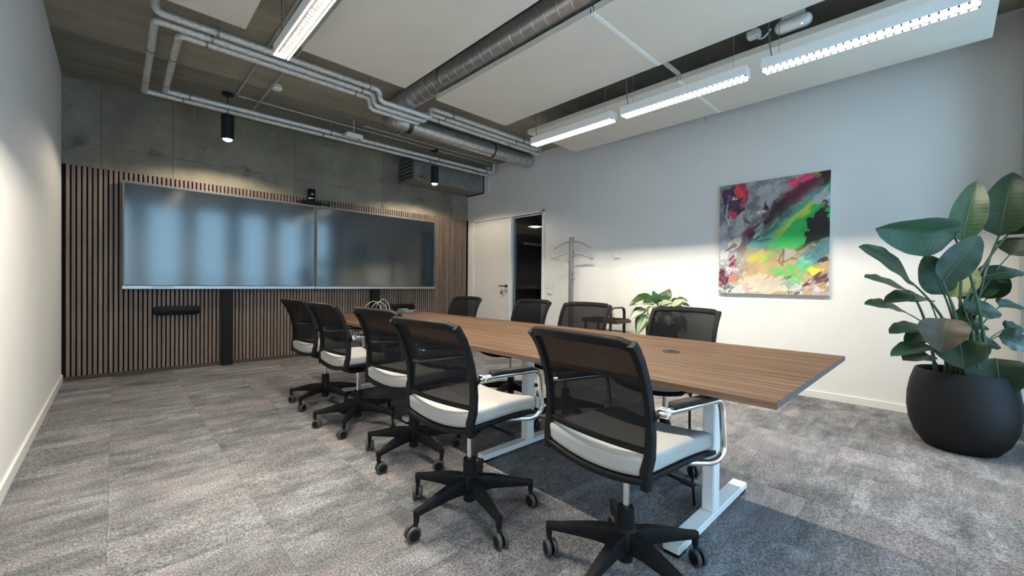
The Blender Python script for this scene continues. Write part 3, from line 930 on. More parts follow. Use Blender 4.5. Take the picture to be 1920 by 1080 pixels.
# ================================================================ meeting tables
TZ = 0.72
TX0, TX1 = 1.754, 2.930
def meeting_table(y0, y1, feet, label):
    cx, cy = (TX0+TX1)/2, (y0+y1)/2
    r = empty('meeting_table', (cx, cy, 0), label=label, cat='table', group='pair of meeting tables')
    ln, wd = y0-y1, TX1-TX0
    th = 0.022
    m = MB()
    m.box((0, 0, TZ-th/2), (wd, ln, th), 0.0012, seg=1)
    for f in m.bm.faces:
        n_ = f.normal
        f.normal_update()
        if abs(f.normal.x) > 0.9: f.material_index = 1
        elif abs(f.normal.y) > 0.9: f.material_index = 2
    m.build('tabletop', [MAT['table'], MAT['table_edge'], MAT['table_end_shade']], r)
    for fy in feet:
        yy = fy-cy
        ft = MB().box((0, yy, 0.030), (0.785, 0.068, 0.030), 0.004).build('foot', MAT['white_metal'], r)
        for s in (-1, 1):
            MB().box((s*0.355, yy, 0.0075), (0.07, 0.06, 0.015), 0.002, seg=1).build('glide', MAT['black'], ft)
        MB().box((0, yy, 0.335), (0.070, 0.052, 0.58), 0.004).build('leg_column', MAT['white_metal'], r)
        MB().box((0, yy, 0.64), (0.056, 0.042, 0.06), 0.002).build('column_sleeve', MAT['white_metal'], r)
        MB().box((0, yy, TZ-th-0.014), (0.9, 0.06, 0.027), 0.003).build('top_bracket', MAT['white_metal'], r)
    for s in (-1, 1):
        MB().box((s*0.06, (feet[0]+feet[1])/2-cy, TZ-th-0.016), (0.03, abs(feet[0]-feet[1])-0.06, 0.03), 0.002, seg=1).build('frame_rail', MAT['white_metal'], r)
    return r
t1 = meeting_table(-3.922, -5.917, (-4.37, -5.523), 'long wood-topped meeting table with white legs, the half towards the windows')
t2 = meeting_table(-1.925, -3.920, (-2.33, -3.47), 'long wood-topped meeting table with white legs, the half towards the displays')
gy = -5.308-(-3.922-5.917)/2
MB().lathe([(0.040, -0.004), (0.040, 0.003), (0.036, 0.005), (0.020, 0.005), (0.018, 0.001), (0.0, 0.001)], 32, (2.388-(TX0+TX1)/2, gy, TZ), cap=False).build('grommet', MAT['black'], t1, smooth=True, angle=35)
MB().lathe([(0.012, 0.0045), (0.012, 0.006)], 20, (2.385-(TX0+TX1)/2, gy, TZ)).build('grommet_opening', MAT['felt'], t1)
cbl = MB().tube(bez((0.02, -5.43+4.9195, 0.66), (-0.02, -5.42+4.9195, 0.45), (-0.02, -5.44+4.9195, 0.30), 8) + bez((-0.02, -5.44+4.9195, 0.30), (-0.02, -5.45+4.9195, 0.12), (0.03, -5.44+4.9195, 0.012), 8)[1:], 0.006, 8).build('power_cable', MAT['black'], t1, smooth=True)

# ================================================================ office chairs
def interp(tab, z):
    for (z0, x0_), (z1, x1_) in zip(tab[:-1], tab[1:]):
        if z <= z1:
            t = (z-z0)/(z1-z0)
            return x0_ + (x1_-x0_)*t
    return tab[-1][1]
PROF = [(0.44, -0.185), (0.49, -0.188), (0.54, -0.180), (0.60, -0.176), (0.66, -0.180), (0.72, -0.192), (0.78, -0.212), (0.83, -0.235), (0.87, -0.262), (0.90, -0.292)]
HW = 0.215
def bx(y, z):
    return interp(PROF, z) - 0.022*(1-(y/HW)**2)
def bp(y, z, off=0.0):
    return Vector((bx(y, z)+off, y, z))

def make_chair():
    r = empty('office_chair', (0, 0, 0), cat='office chair')
    # five-star base
    base = MB().lathe([(0.024, 0.052), (0.028, 0.056), (0.028, 0.10), (0.046, 0.112), (0.050, 0.150), (0.038, 0.172), (0.031, 0.178), (0.030, 0.246), (0.026, 0.250)], 24).build('base_hub', MAT['black'], r, smooth=True, angle=35)
    lm = MB()
    prof = [(0.03, 0.132, 0.023, 0.036), (0.10, 0.133, 0.020, 0.030), (0.18, 0.124, 0.017, 0.022), (0.26, 0.112, 0.0145, 0.014), (0.297, 0.108, 0.013, 0.012)]
    lm.strip([(x, 0, z) for x, z, a, b in prof], [(0, 1, 0)]*5, [(0, 0, 1)]*5, [a for *_, a, b in prof], [b for *_, b in prof])
    lm.lathe([(0.012, 0.072), (0.013, 0.118)], 12, (0.290, 0, 0))
    leg_me = lm.mesh('base_leg', MAT['black'], angle=35)
    cm = MB()
    cm.slot = 0
    cm.tube([(0, 0, 0.076), (0.003, 0, 0.058), (0.014, 0, 0.036)], 0.010, 8)
    cm.box((0.012, 0, 0.034), (0.03, 0.016, 0.03), 0.004)
    for s in (-1, 1):
        cm.slot = 0
        cm.lathe([(0.0, s*0.0235), (0.020, s*0.0235), (0.0225, s*0.0225), (0.0225, s*0.006)], 20, (0.016, 0, 0.0305), 'y', cap=False)
        cm.slot = 1
        cm.lathe([(0.0225, s*0.0225), (0.0285, s*0.0215), (0.0305, s*0.018), (0.0305, s*0.0095), (0.028, s*0.006), (0.0225, s*0.006)], 20, (0.016, 0, 0.0305), 'y', cap=False)
    cas_me = cm.mesh('castor', [MAT['black'], MAT['rubber']], smooth=True, angle=35)
    for k in range(5):
        a = 2*PI*k/5
        link('base_leg', leg_me, base, (0, 0, 0), (0, 0, a))
        link('castor', cas_me, base, (math.cos(a)*0.290, math.sin(a)*0.290, 0), (0, 0, a+0.9*k+0.4))
    MB().lathe([(0.0135, 0.248), (0.0135, 0.40)], 18).build('gas_lift', MAT['chrome'], r, smooth=True, angle=35)
    MB().lathe([(0.0155, 0.360), (0.0155, 0.40)], 18).build('gas_lift_collar', MAT['chrome'], r, smooth=True, angle=35)
    mech = MB().rbox((0.0, 0, 0.414), (0.20, 0.17, 0.045), 0.018, 6).build('tilt_mechanism', MAT['black'], r, smooth=True)
    MB().tube([(0.03, -0.08, 0.412), (0.035, -0.20, 0.405)], 0.006, 8).box((0.036, -0.215, 0.404), (0.025, 0.05, 0.012), 0.004).build('lever', MAT['black'], mech)
    # seat
    def dish(p):
        y = p.y/HW
        sag = -0.030*(1-min(1, y*y))
        front = -0.014*max(0, (p.x)/0.21)**2
        return Vector((p.x, p.y, p.z+sag+front))
    MB().rbox((0.015, 0, 0.472), (0.445, 0.425, 0.024), 0.010, 10, dish).build('seat_pan', MAT['black_frame'], r, smooth=True)
    def dish2(p):
        q = dish(p)
        if p.z > 0:
            q.z += 0.008*(1-(p.y/HW)**2)
        return q
    cu = MB().rbox((0.018, 0, 0.5135), (0.435, 0.418, 0.066), 0.022, 14, dish2).build('seat_cushion', MAT['cushion'], r, smooth=True)
    # back: side bars, top rail, lower bar, mesh
    fr = MB()
    for s in (-1, 1):
        zs_ = [0.445, 0.47, 0.50, 0.54, 0.60, 0.66, 0.72, 0.78, 0.83, 0.865, 0.885]
        pts = [bp(s*HW*(0.97 if z < 0.52 else 1.0), z) for z in zs_]
        ups = []
        for i in range(len(pts)):
            a = pts[max(0, i-1)]; b = pts[min(len(pts)-1, i+1)]
            t = (b-a).normalized()
            ups.append(t.cross(Vector((0, 1, 0))).normalized())
        fr.strip(pts, [(0, 1, 0)]*len(pts), ups, [0.013, 0.016, 0.017, 0.016, 0.014, 0.0125, 0.012, 0.012, 0.013, 0.014, 0.013], [0.013]*len(pts))
        fr.tube(bez(bp(s*HW*.97, 0.455), (-0.17, s*HW*.9, 0.437), (-0.06, s*0.15, 0.447), 6), 0.013, 8, ry=0.009)
        # arm lug
        fr.strip([bp(s*HW, 0.645, 0.0), bp(s*(HW+0.012), 0.668, 0.012), bp(s*(HW+0.018), 0.678, 0.030)], [(0, 1, 0)]*3, [(1, 0, 0)]*3, [0.010, 0.012, 0.013], [0.012, 0.015, 0.012])
    n = 14
    ys = [HW*(-1+2*i/n) for i in range(n+1)]
    def top_z(y):
        return 0.884 + 0.006*(1-(y/HW)**2) - 0.012*max(0, abs(y)/HW-0.85)/0.15
    fr.strip([bp(y, top_z(y)) for y in ys], [(0.5, 0, -0.86)]*(n+1), [(0.86, 0, 0.5)]*(n+1), 0.017, 0.010)
    fr.strip([bp(y, 0.556) for y in ys], [(0, 0, -1)]*(n+1), [(1, 0, 0)]*(n+1), 0.009, 0.006)
    fr.build('back_frame', MAT['black_frame'], r, angle=40)
    nz = 12
    MB().grid([[bp(y, 0.556+(0.875-0.556)*j/nz) for y in ys] for j in range(nz+1)]).build('back_mesh', MAT['mesh'], r, smooth=True)
    for s in (-1, 1):
        ya = s*(HW+0.030)
        path = rounded([(-0.150, ya, 0.678), (0.195, ya, 0.662), (0.222, ya, 0.475), (0.175, ya*0.96, 0.443), (0.02, s*0.12, 0.446)], 0.045, 6)
        MB().tube(path, 0.0115, 12).build('arm_tube', MAT['chrome'], r, smooth=True, angle=50)
        MB().strip([(-0.115, ya, 0.684), (-0.105, ya, 0.6905), (0.0, ya, 0.686), (0.13, ya, 0.6785), (0.150, ya, 0.672)], [(0, 1, 0)]*5, [(0, 0, 1)]*5, [0.013, 0.019, 0.020, 0.019, 0.013], [0.005, 0.009, 0.009, 0.008, 0.004]).build('arm_pad', MAT['black'], r, angle=50)
        MB().lathe([(0.013, 0.0), (0.013, s*0.004), (0.007, s*0.0045), (0.006, s*0.002), (0.0, s*0.002)], 18, (-0.158, s*(HW+0.043), 0.678), 'y', cap=False).lathe([(0.016, s*-0.022), (0.016, 0.0)], 18, (-0.158, s*(HW+0.043), 0.678), 'y').build('arm_bolt', MAT['chrome'], r, smooth=True, angle=35)
    return r
proto = make_chair()
SIDE_A, SIDE_B = 'chairs on the plain wall side of the table', 'chairs on the door side of the table'
CH = [ # x, y, heading, base angle, label, group
    (1.732, -5.454, -6, 41, 'mesh-back chair with pale seat at the table end towards the windows, plain wall side', SIDE_A),
    (1.572, -4.743, 4, 40, 'mesh-back chair with a white tag on its pale seat, second from the window end', SIDE_A),
    (1.711, -4.016, 6, 55, 'mesh-back chair with pale seat, middle one of five on the plain wall side', SIDE_A),
    (1.695, -3.247, 3, 13, 'mesh-back chair with pale seat, second from the displays on the plain wall side', SIDE_A),
    (1.718, -2.524, 5, 67, 'mesh-back chair with pale seat closest to the displays on the plain wall side', SIDE_A),
    (2.86, -5.05, 180, 20, 'mesh-back chair in front of the small variegated plant', SIDE_B),
    (2.90, -4.235, 182, 30, 'mesh-back chair in front of the dark side trolley', SIDE_B),
    (2.98, -3.54, 176, 50, 'mesh-back chair in front of the glazed side light', SIDE_B),
    (2.91, -2.64, 183, 5, 'mesh-back chair in front of the white door', SIDE_B)]
rc = random.Random(3)
for i, (x, y, hd, ba, lab, grp) in enumerate(CH):
    c = proto if i == 0 else copy_tree(proto)
    c.location = (x, y, 0)
    c.rotation_euler = (0, 0, math.radians(hd))
    c['label'] = lab; c['category'] = 'office chair'; c['group'] = grp
    for ch in c.children:
        if ch.name.startswith('base_hub'):
            ch.rotation_euler = (0, 0, math.radians(ba-hd))
            for q in ch.children:
                if q.name.startswith('castor'):
                    q.rotation_euler = (0, 0, rc.uniform(0, 6.28) if i > 0 else math.radians(-115-ba))
    if i == 1:
        MB().grid([[(0.235+0.05*u, -0.185-0.015*v, 0.475+0.05*v-0.03*u) for u in (0, .5, 1)] for v in (0, .5, 1)]).build('seat_tag', MAT['paper'], c)

# ================================================================ things on the table
def on_table(name, loc, label, cat, rz=0.0):
    return empty(name, (loc[0], loc[1], TZ), rz, label, cat)
pp = MB().box((0, 0, 0.0008), (0.21, 0.297, 0.0016)).build('paper_sheet', MAT['paper'], None, loc=(2.24, -3.02, TZ), rot=(0, 0, 0.25))
tag(pp, 'white sheet of paper lying on the table', 'paper')
dk = on_table('docking_station', (2.72, -2.16), 'flat grey docking station on the table near the displays', 'docking station', 0.3)
MB().box((0, 0, 0.012), (0.20, 0.12, 0.024), 0.005).build('case', MAT['grey_plastic'], dk)
MB().box((-0.05, 0.02, 0.034), (0.09, 0.08, 0.022), 0.004).build('upper_case', MAT['grey_plastic'], dk)
MB().box((0.06, -0.061, 0.012), (0.05, 0.002, 0.010)).build('port_strip', MAT['black'], dk)
pk = on_table('conference_speaker', (2.53, -2.10), 'black round conference speaker in front of the cable coil', 'speaker')
MB().lathe([(0.045, 0.0), (0.052, 0.006), (0.052, 0.030), (0.046, 0.040), (0.02, 0.044)], 28).build('body', MAT['black'], pk, smooth=True, angle=35)
MB().lathe([(0.030, 0.0425), (0.028, 0.050), (0.01, 0.053)], 24).build('top_grille', MAT['black_frame'], pk, smooth=True, angle=35)
MB().lathe([(0.022, 0.05), (0.024, 0.075), (0.018, 0.095), (0.005, 0.10)], 20).build('microphone_cap', MAT['black'], pk, smooth=True, angle=35)
cc = on_table('cable_coil', (2.30, -2.22), 'loosely coiled grey cable standing in loops on the table', 'cable')
for k, (dx, rr, ry_, tilt) in enumerate(((0.0, 0.085, 0.065, 0.2), (0.045, 0.08, 0.062, -0.15), (0.115, 0.07, 0.075, 0.3))):
    pts = [(dx+rr*math.cos(a), 0.03*math.sin(a*2+tilt)+tilt*0.1, 0.004+ry_*(1+math.sin(a))) for a in [2*PI*i/28 for i in range(28)]]
    MB().tube(pts, 0.0032, 6, closed=True).build('cable_loop', MAT['cable_grey'], cc, smooth=True)
MB().tube(bez((0.15, -0.05, 0.006), (0.10, -0.20, 0.004), (-0.04, -0.16, 0.004), 12), 0.0032, 6).build('cable_tail', MAT['cable_grey'], cc, smooth=True)

# ================================================================ right wall things
# ---- painting: colours worked out on a grid of canvas points
def make_painting():
    nu, nv = 300, 358
    U, V = np.meshgrid(np.linspace(0, 1, nu), np.linspace(0, 1, nv))     # v up
    rng = np.random.default_rng(11)
    AR = 1.197
    CA, SA = math.cos(0.72), math.sin(0.72)
    SD, TD = U*CA+V*AR*SA, -U*SA+V*AR*CA          # along / across the main diagonal
    def vn(x, y, seed):
        g = np.random.default_rng(seed).random((97, 97))
        i = np.floor(x).astype(int); j = np.floor(y).astype(int)
        fx = x-i; fy = y-j
        fx = fx*fx*(3-2*fx); fy = fy*fy*(3-2*fy)
        i0, i1, j0, j1 = i % 97, (i+1) % 97, j % 97, (j+1) % 97
        return (g[j0, i0]*(1-fx)+g[j0, i1]*fx)*(1-fy) + (g[j1, i0]*(1-fx)+g[j1, i1]*fx)*fy
    def vnoise(su, sv, seed):
        return vn(U*su, V*sv, seed)
    def fb(x, y, seed):
        return vn(x, y, seed)*.45 + vn(x*2.1, y*2.1, seed+1)*.27 + vn(x*4.3, y*4.3, seed+2)*.17 + vn(x*9, y*9, seed+3)*.11
    def fbm(su, sv, seed):
        return fb(U*su, V*sv, seed)
    brush = fb(SD*5, TD*34, 200)                   # streaks along the diagonal
    rag = fb(SD*7, TD*26, 230)-0.5
    n1, n2 = fb(SD*5, TD*13, 1), fb(SD*5, TD*13, 20)
    du_, dv_ = (n1-0.5)*0.15+rag*0.05, (n2-0.5)*0.15+rag*0.05
    img = np.zeros((nv, nu, 3))
    def lay(mask, col, tex=None, amt=0.3):
        c = np.array(col)[None, None, :]*np.ones((nv, nu, 1))
        if tex is not None:
            c = c*(1-amt+2*amt*tex[..., None])
        m_ = np.clip(mask, 0, 1)[..., None]
        img[:] = img*(1-m_)+c*m_
    def soft(d, k=60.0):
        return 1/(1+np.exp(np.clip(d*k, -40, 40)))
    def ell(cu, cv, a, b, ang=0.0, warp=1.0):
        x = U+du_*warp-cu; y = V+dv_*warp-cv
        ca, sa = math.cos(ang), math.sin(ang)
        p_ = x*ca+y*sa; q_ = -x*sa+y*ca
        return np.sqrt((p_/a)**2+(q_/b)**2)-1
    def seg(a, b, w_, warp=0.4):
        x = U+du_*warp; y = V+dv_*warp
        d = np.array(b)-np.array(a)
        t = np.clip(((x-a[0])*d[0]+(y-a[1])*d[1])/(d@d), 0, 1)
        return np.hypot(x-a[0]-t*d[0], y-a[1]-t*d[1])-w_
    def poly(pts, w_, col, warp=0.15, k=350.0):
        for a, b in zip(pts[:-1], pts[1:]):
            lay(soft(seg(a, b, w_, warp), k), col)
    streak = fbm(4, 26, 40); mott = fbm(9, 9, 60); fine = fbm(22, 22, 80)
    lay(np.ones((nv, nu)), (0.30, 0.30, 0.32), streak, 0.75)
    lay(soft(0.52-mott, 25)*0.55, (0.62, 0.62, 0.66))
    lay(soft(mott-0.40, 25)*0.5, (0.10, 0.10, 0.12))
    # top left reds, violets
    lay(soft(ell(0.14, 0.86, 0.13, 0.15)), (0.055, 0.03, 0.07), fine, 0.8)
    lay(soft(ell(0.22, 0.93, 0.055, 0.11, 0.1)), (0.85, 0.06, 0.09), fine, 0.3)
    lay(soft(ell(0.13, 0.72, 0.07, 0.045, 0.5)), (0.70, 0.05, 0.14), fine, 0.4)
    lay(soft(ell(0.08, 0.88, 0.022, 0.06), 90), (0.22, 0.10, 0.36))
    lay(soft(ell(0.15, 0.87, 0.018, 0.03), 90), (0.75, 0.55, 0.68))
    lay(soft(ell(0.05, 0.70, 0.07, 0.06))*0.7, (0.12, 0.15, 0.26), fine, 0.6)
    lay(soft(ell(0.03, 0.5, 0.09, 0.07))*0.7, (0.32, 0.42, 0.48), fine, 0.4)
    # dark diagonal band from lower left to upper right
    lay(soft(seg((0.26, 0.44), (0.46, 0.62), 0.045, 0.8), 55)*(brush > 0.42), (0.10, 0.11, 0.14), fine, 0.8)
    lay(soft(seg((0.34, 0.53), (0.62, 0.72), 0.060, 0.8), 70), (0.030, 0.024, 0.036), brush, 0.9)
    lay(soft(seg((0.55, 0.73), (1.02, 0.99), 0.058, 0.8), 70), (0.060, 0.014, 0.030), brush, 0.9)
    lay(soft(seg((0.66, 0.84), (1.02, 0.96), 0.050, 0.8), 60), (0.15, 0.010, 0.040), brush, 0.7)
    lay(soft(seg((0.26, 0.53), (0.36, 0.60), 0.018, 0.5), 90), (0.20, 0.012, 0.05))
    lay(soft(ell(0.46, 0.715, 0.035, 0.05, 0.9), 70), (0.22, 0.07, 0.11), fine, 0.5)
    lay(soft(ell(0.45, 0.77, 0.020, 0.045, 0.2), 90), (0.03, 0.03, 0.04))
    lay(soft(ell(0.55, 0.79, 0.016, 0.060, -0.3), 90), (0.04, 0.04, 0.05))
    lay(soft(ell(0.76, 0.945, 0.095, 0.034, 0.1)), (0.80, 0.07, 0.18), brush, 0.4)
    lay(soft(ell(0.95, 0.95, 0.055, 0.045)), (0.03, 0.010, 0.012), fine, 0.6)
    lay(soft(ell(0.88, 0.985, 0.035, 0.02)), (0.34, 0.30, 0.08))
    # green field
    fld = np.maximum(np.maximum(-(V+dv_*0.6-(0.40+0.02)), (V+dv_*0.6)-(0.30+0.72*(U+du_*0.6)-0.10)), 0.30-(U+du_*0.3))
    lay(soft(fld, 110), (0.03, 0.50, 0.12), brush, 0.30)
    lay(soft(ell(0.66, 0.595, 0.24, 0.050, 0.55), 14)*0.9, (0.42, 0.68, 0.06), brush, 0.3)
    lay(soft(ell(0.82, 0.71, 0.15, 0.040, 0.75), 14)*0.9, (0.52, 0.66, 0.10), brush, 0.3)
    lay(soft(ell(0.42, 0.46, 0.12, 0.05, 0.4), 20)*0.9, (0.08, 0.42, 0.40), streak, 0.3)
    lay(soft(seg((0.36, 0.42), (0.92, 0.86), 0.014, 0.9), 60)*0.8, (0.10, 0.42, 0.42), fine, 0.4)
    lay(soft(ell(0.66, 0.45, 0.16, 0.06, 0.1), 25), (0.02, 0.56, 0.12), mott, 0.15)
    lay(soft(ell(0.95, 0.80, 0.07, 0.08, 0.7), 30), (0.52, 0.57, 0.62), brush, 0.4)
    # black splash right
    lay(soft(ell(0.945, 0.50, 0.085, 0.155, 0.1, 0.9), 90), (0.006, 0.008, 0.008))
    lay(soft(ell(0.875, 0.585, 0.065, 0.040, 0.1, 0.7), 90), (0.006, 0.008, 0.008))
    lay(soft(ell(0.865, 0.485, 0.060, 0.045, 0.5, 0.7), 90), (0.006, 0.008, 0.008))
    lay(soft(ell(0.965, 0.66, 0.035, 0.045, 0.0, 1.2), 90), (0.012, 0.012, 0.010))
    poly([(0.74, 0.375), (0.80, 0.405), (0.87, 0.455)], 0.013, (0.006, 0.008, 0.008), 0.15, 200)
    lay(soft(seg((0.76, 0.30), (0.93, 0.46), 0.026, 0.4), 70)*(fine > 0.45), (0.02, 0.025, 0.03))
    lay(soft(ell(0.975, 0.725, 0.025, 0.035)), (0.12, 0.08, 0.04))
    # lower ochre and cream
    lay(soft(np.maximum(V+dv_*0.8-0.385, 0.24-(U+du_*0.6)), 55), (0.56, 0.40, 0.215), mott, 0.28)
    lay(soft(ell(0.42, 0.335, 0.14, 0.045, 0.0), 25)*0.9, (0.66, 0.62, 0.12), streak, 0.2)
    lay(soft(ell(0.55, 0.08, 0.34, 0.07, 0.0), 25), (0.74, 0.66, 0.53), mott, 0.2)
    lay(soft(ell(0.18, 0.03, 0.20, 0.04, 0.0), 35), (0.78, 0.74, 0.70), mott, 0.2)
    lay(soft(ell(0.67, 0.34, 0.06, 0.05, 0.0), 30)*0.7, (0.55, 0.50, 0.45))
    # right lower turquoise
    lay(soft(ell(0.90, 0.35, 0.14, 0.07, 0.6), 30), (0.10, 0.28, 0.30), fine, 0.5)
    lay(soft(ell(0.80, 0.28, 0.06, 0.04, 0.6), 30), (0.18, 0.55, 0.42), fine, 0.4)
    lay(soft(ell(0.96, 0.29, 0.05, 0.03)), (0.07, 0.03, 0.07), fine, 0.6)
    lay(soft(ell(0.88, 0.205, 0.075, 0.026, -0.1, 0.8), 60), (0.80, 0.76, 0.08))
    lay(soft(ell(0.90, 0.12, 0.10, 0.055, 0.3), 40), (0.18, 0.06, 0.09), fine, 0.9)
    lay(soft(ell(0.74, 0.055, 0.10, 0.045), 40), (0.05, 0.08, 0.10), fine, 0.9)
    lay(soft(ell(0.95, 0.03, 0.09, 0.03), 40), (0.66, 0.58, 0.55), fine, 0.6)
    lay(soft(ell(0.66, 0.10, 0.05, 0.03), 40), (0.30, 0.48, 0.40), fine, 0.4)
    # lower left: greys, magenta, coral
    lay(soft(ell(0.12, 0.43, 0.13, 0.05, 0.5), 60), (0.72, 0.72, 0.72), fine, 0.2)
    lay(soft(ell(0.115, 0.425, 0.075, 0.026, 0.5), 60), (0.26, 0.20, 0.15), fine, 0.4)
    lay(soft(ell(0.05, 0.34, 0.07, 0.035, 0.2), 60), (0.74, 0.74, 0.72))
    lay(soft(ell(0.22, 0.29, 0.075, 0.075, 0.0), 45)*0.9, (0.42, 0.38, 0.33), streak, 0.3)
    lay(soft(ell(0.13, 0.27, 0.032, 0.085, -0.6), 70), (0.26, 0.015, 0.075))
    lay(soft(ell(0.15, 0.15, 0.052, 0.050), 60), (0.88, 0.24, 0.16), fine, 0.25)
    lay(soft(ell(0.045, 0.12, 0.05, 0.10, 0.2), 45), (0.20, 0.03, 0.08), fine, 0.9)
    lay(soft(ell(0.10, 0.05, 0.07, 0.035), 45), (0.20, 0.30, 0.30), fine, 0.8)
    lay(soft(ell(0.25, 0.115, 0.025, 0.015), 60), (0.85, 0.66, 0.10))
    lay(soft(ell(0.31, 0.045, 0.05, 0.03), 50)*0.8, (0.62, 0.40, 0.42), fine, 0.4)
    lay((soft(0.60-fine, 30)*soft(ell(0.10, 0.18, 0.16, 0.2), 12)), (0.80, 0.78, 0.78))
    lay((soft(0.62-fine, 30)*soft(ell(0.85, 0.06, 0.2, 0.1), 12)), (0.80, 0.76, 0.74))
    lay((soft(0.63-fine, 30)*soft(ell(0.42, 0.70, 0.05, 0.04), 12)), (0.80, 0.80, 0.80))
    # drawn lines
    loop = [(0.22, 0.985), (0.26, 0.975), (0.275, 0.92), (0.262, 0.82), (0.25, 0.70), (0.262, 0.65), (0.30, 0.635), (0.268, 0.66), (0.285, 0.78), (0.262, 0.90), (0.22, 0.985)]
    poly(loop, 0.0035, (0.03, 0.03, 0.04))
    poly([(0.08, 0.82), (0.072, 0.70), (0.10, 0.64), (0.12, 0.70)], 0.005, (0.72, 0.72, 0.74))
    poly([(0.44, 0.60), (0.40, 0.53), (0.35, 0.50), (0.43, 0.62), (0.36, 0.56)], 0.004, (0.60, 0.68, 0.70))
    poly([(0.36, 0.465), (0.50, 0.485), (0.40, 0.455)], 0.003, (0.02, 0.05, 0.04))
    poly([(0.62, 0.24), (0.585, 0.29), (0.625, 0.38), (0.62, 0.27), (0.70, 0.31), (0.74, 0.30)], 0.004, (0.05, 0.06, 0.05))
    poly([(0.52, 0.20), (0.68, 0.225), (0.84, 0.25), (0.75, 0.13), (0.68, 0.25), (0.72, 0.17), (0.56, 0.19), (0.76, 0.10)], 0.010, (0.10, 0.62, 0.16), 0.25, 160)
    poly([(0.47, 0.28), (0.53, 0.36)], 0.016, (0.24, 0.56, 0.16), 0.4, 90)
    poly([(0.66, 0.13), (0.69, 0.16), (0.64, 0.145)], 0.003, (0.03, 0.03, 0.04))
    poly([(0.93, 0.145), (0.985, 0.17), (0.95, 0.14)], 0.004, (0.06, 0.08, 0.22))
    img[:] = np.clip(img*(0.70+0.24*brush[..., None]), 0, 1)
    # mesh
    w_, h_ = 0.971, 1.162
    verts = np.stack([np.full_like(U, 0.0), -U*w_+w_/2, V*h_-h_/2], -1).reshape(-1, 3)
    idx = np.arange(nu*nv).reshape(nv, nu)
    faces = np.stack([idx[:-1, :-1], idx[:-1, 1:], idx[1:, 1:], idx[1:, :-1]], -1).reshape(-1, 4)
    me = bpy.data.meshes.new('canvas_print')
    me.from_pydata(verts.tolist(), [], faces.tolist())
    ca = me.color_attributes.new('paint', 'FLOAT_COLOR', 'POINT')
    ca.data.foreach_set('color', np.concatenate([img.reshape(-1, 3), np.ones((nu*nv, 1))], 1).astype(np.float32).ravel())
    m, t, b = nt('abstract_paint')
    b.inputs['Roughness'].default_value = 0.45
    at = t.nodes.new('ShaderNodeVertexColor'); at.layer_name = 'paint'
    t.links.new(at.outputs[0], b.inputs['Base Color'])
    bump(t, b, noise(t, coords(t), 90, 4), 0.15, 0.004)
    me.materials.append(m)
    r = empty('painting', (W-0.036, -5.016, 1.555), label='large colourful abstract painting with a green centre on the wall', cat='painting')
    link('canvas_print', me, r, (-0.0005, 0, 0))
    MB().box((0.0165, 0, 0), (0.033, w_, h_), 0.001, seg=1).build('canvas_body', MAT['white_plastic'], r)
make_painting()

# ---- switches
def plate(y, z, n, label):
    r = empty('wall_switch', (W-0.007, y, z), label=label, cat='wall switch', group='white wall switches')
    hgt = 0.082*n
    MB().box((0, 0, 0), (0.014, 0.082, hgt), 0.002, seg=1).build('cover_plate', MAT['white_plastic'], r)
    MB().box((0.005, 0, 0), (0.004, 0.090, hgt+0.008), 0.001, seg=1).build('back_frame', MAT['conduit'], r)  # grey ring added to stand for the shadow gap round the plate
    for k in range(n):
        MB().box((-0.009, 0, (k-(n-1)/2)*0.075), (0.010, 0.055, 0.055), 0.002, seg=1, rot=Matrix.Rotation(0.05, 3, 'Y')).build('rocker', MAT['trim_white'], r)
plate(-3.232, 1.441, 1, 'white square wall switch between coat stand and painting')
plate(-2.204, 1.459, 1, 'white square wall switch behind the coat stand arm')
plate(-2.064, 0.975, 2, 'white double wall switch beside the glazed side light')
tk = MB().box((0, 0, 0), (0.012, 0.025, 0.30), 0.002, seg=1).build('cable_trunking', MAT['white_plastic'], None, loc=(W-0.006, -0.60, 2.80))
tag(tk, 'short white vertical cable trunking on the wall over the door', 'cable trunking')

# ---- coat stand
cs = empty('coat_stand', (4.94, -2.675, 0), label='grey metal coat stand with curved arms beside the door wall', cat='coat stand')
MB().tube([(0, 0, 0.02), (0, 0, 1.70)], 0.034, 8).build('pole', MAT['grey_paint'], cs)
MB().lathe([(0.20, 0.0), (0.20, 0.010), (0.19, 0.018), (0.03, 0.024)], 32).build('base_plate', MAT['steel'], cs, smooth=True, angle=30)
def arm(z, ang, half):
    d = Vector((math.cos(ang), math.sin(ang), 0)); n_ = Vector((-d.y, d.x, 0))
    pts = [d*(-half+2*half*i/14) + Vector((0, 0, z+0.07-0.07*((-1+2*i/14)**2)*1.35)) + n_*0.03 for i in range(15)]
    MB().tube(pts, 0.012, 8).build('hanger_arm', MAT['grey_paint_light'], cs, smooth=True)
arm(1.575, math.radians(-75), 0.27)
arm(1.42, math.radians(-62), 0.29)
for k, (z, a) in enumerate(((1.62, 2.6), (1.50, -0.4), (1.44, -0.2), (1.36, 2.7), (1.28, 2.4), (1.20, -0.5), (1.12, -0.4))):
    d = Vector((math.cos(a), math.sin(a), 0)).cross(Vector((0, 0, 1)))
    MB().tube([d*0.03+Vector((0, 0, z)), d*0.075+Vector((0, 0, z+0.004))], 0.008, 8).lathe([(0.014, -0.008), (0.016, 0.0), (0.010, 0.010)], 12, d*0.078+Vector((0, 0, z+0.004))).build('peg', MAT['galv_dark'], cs, smooth=True, angle=40)

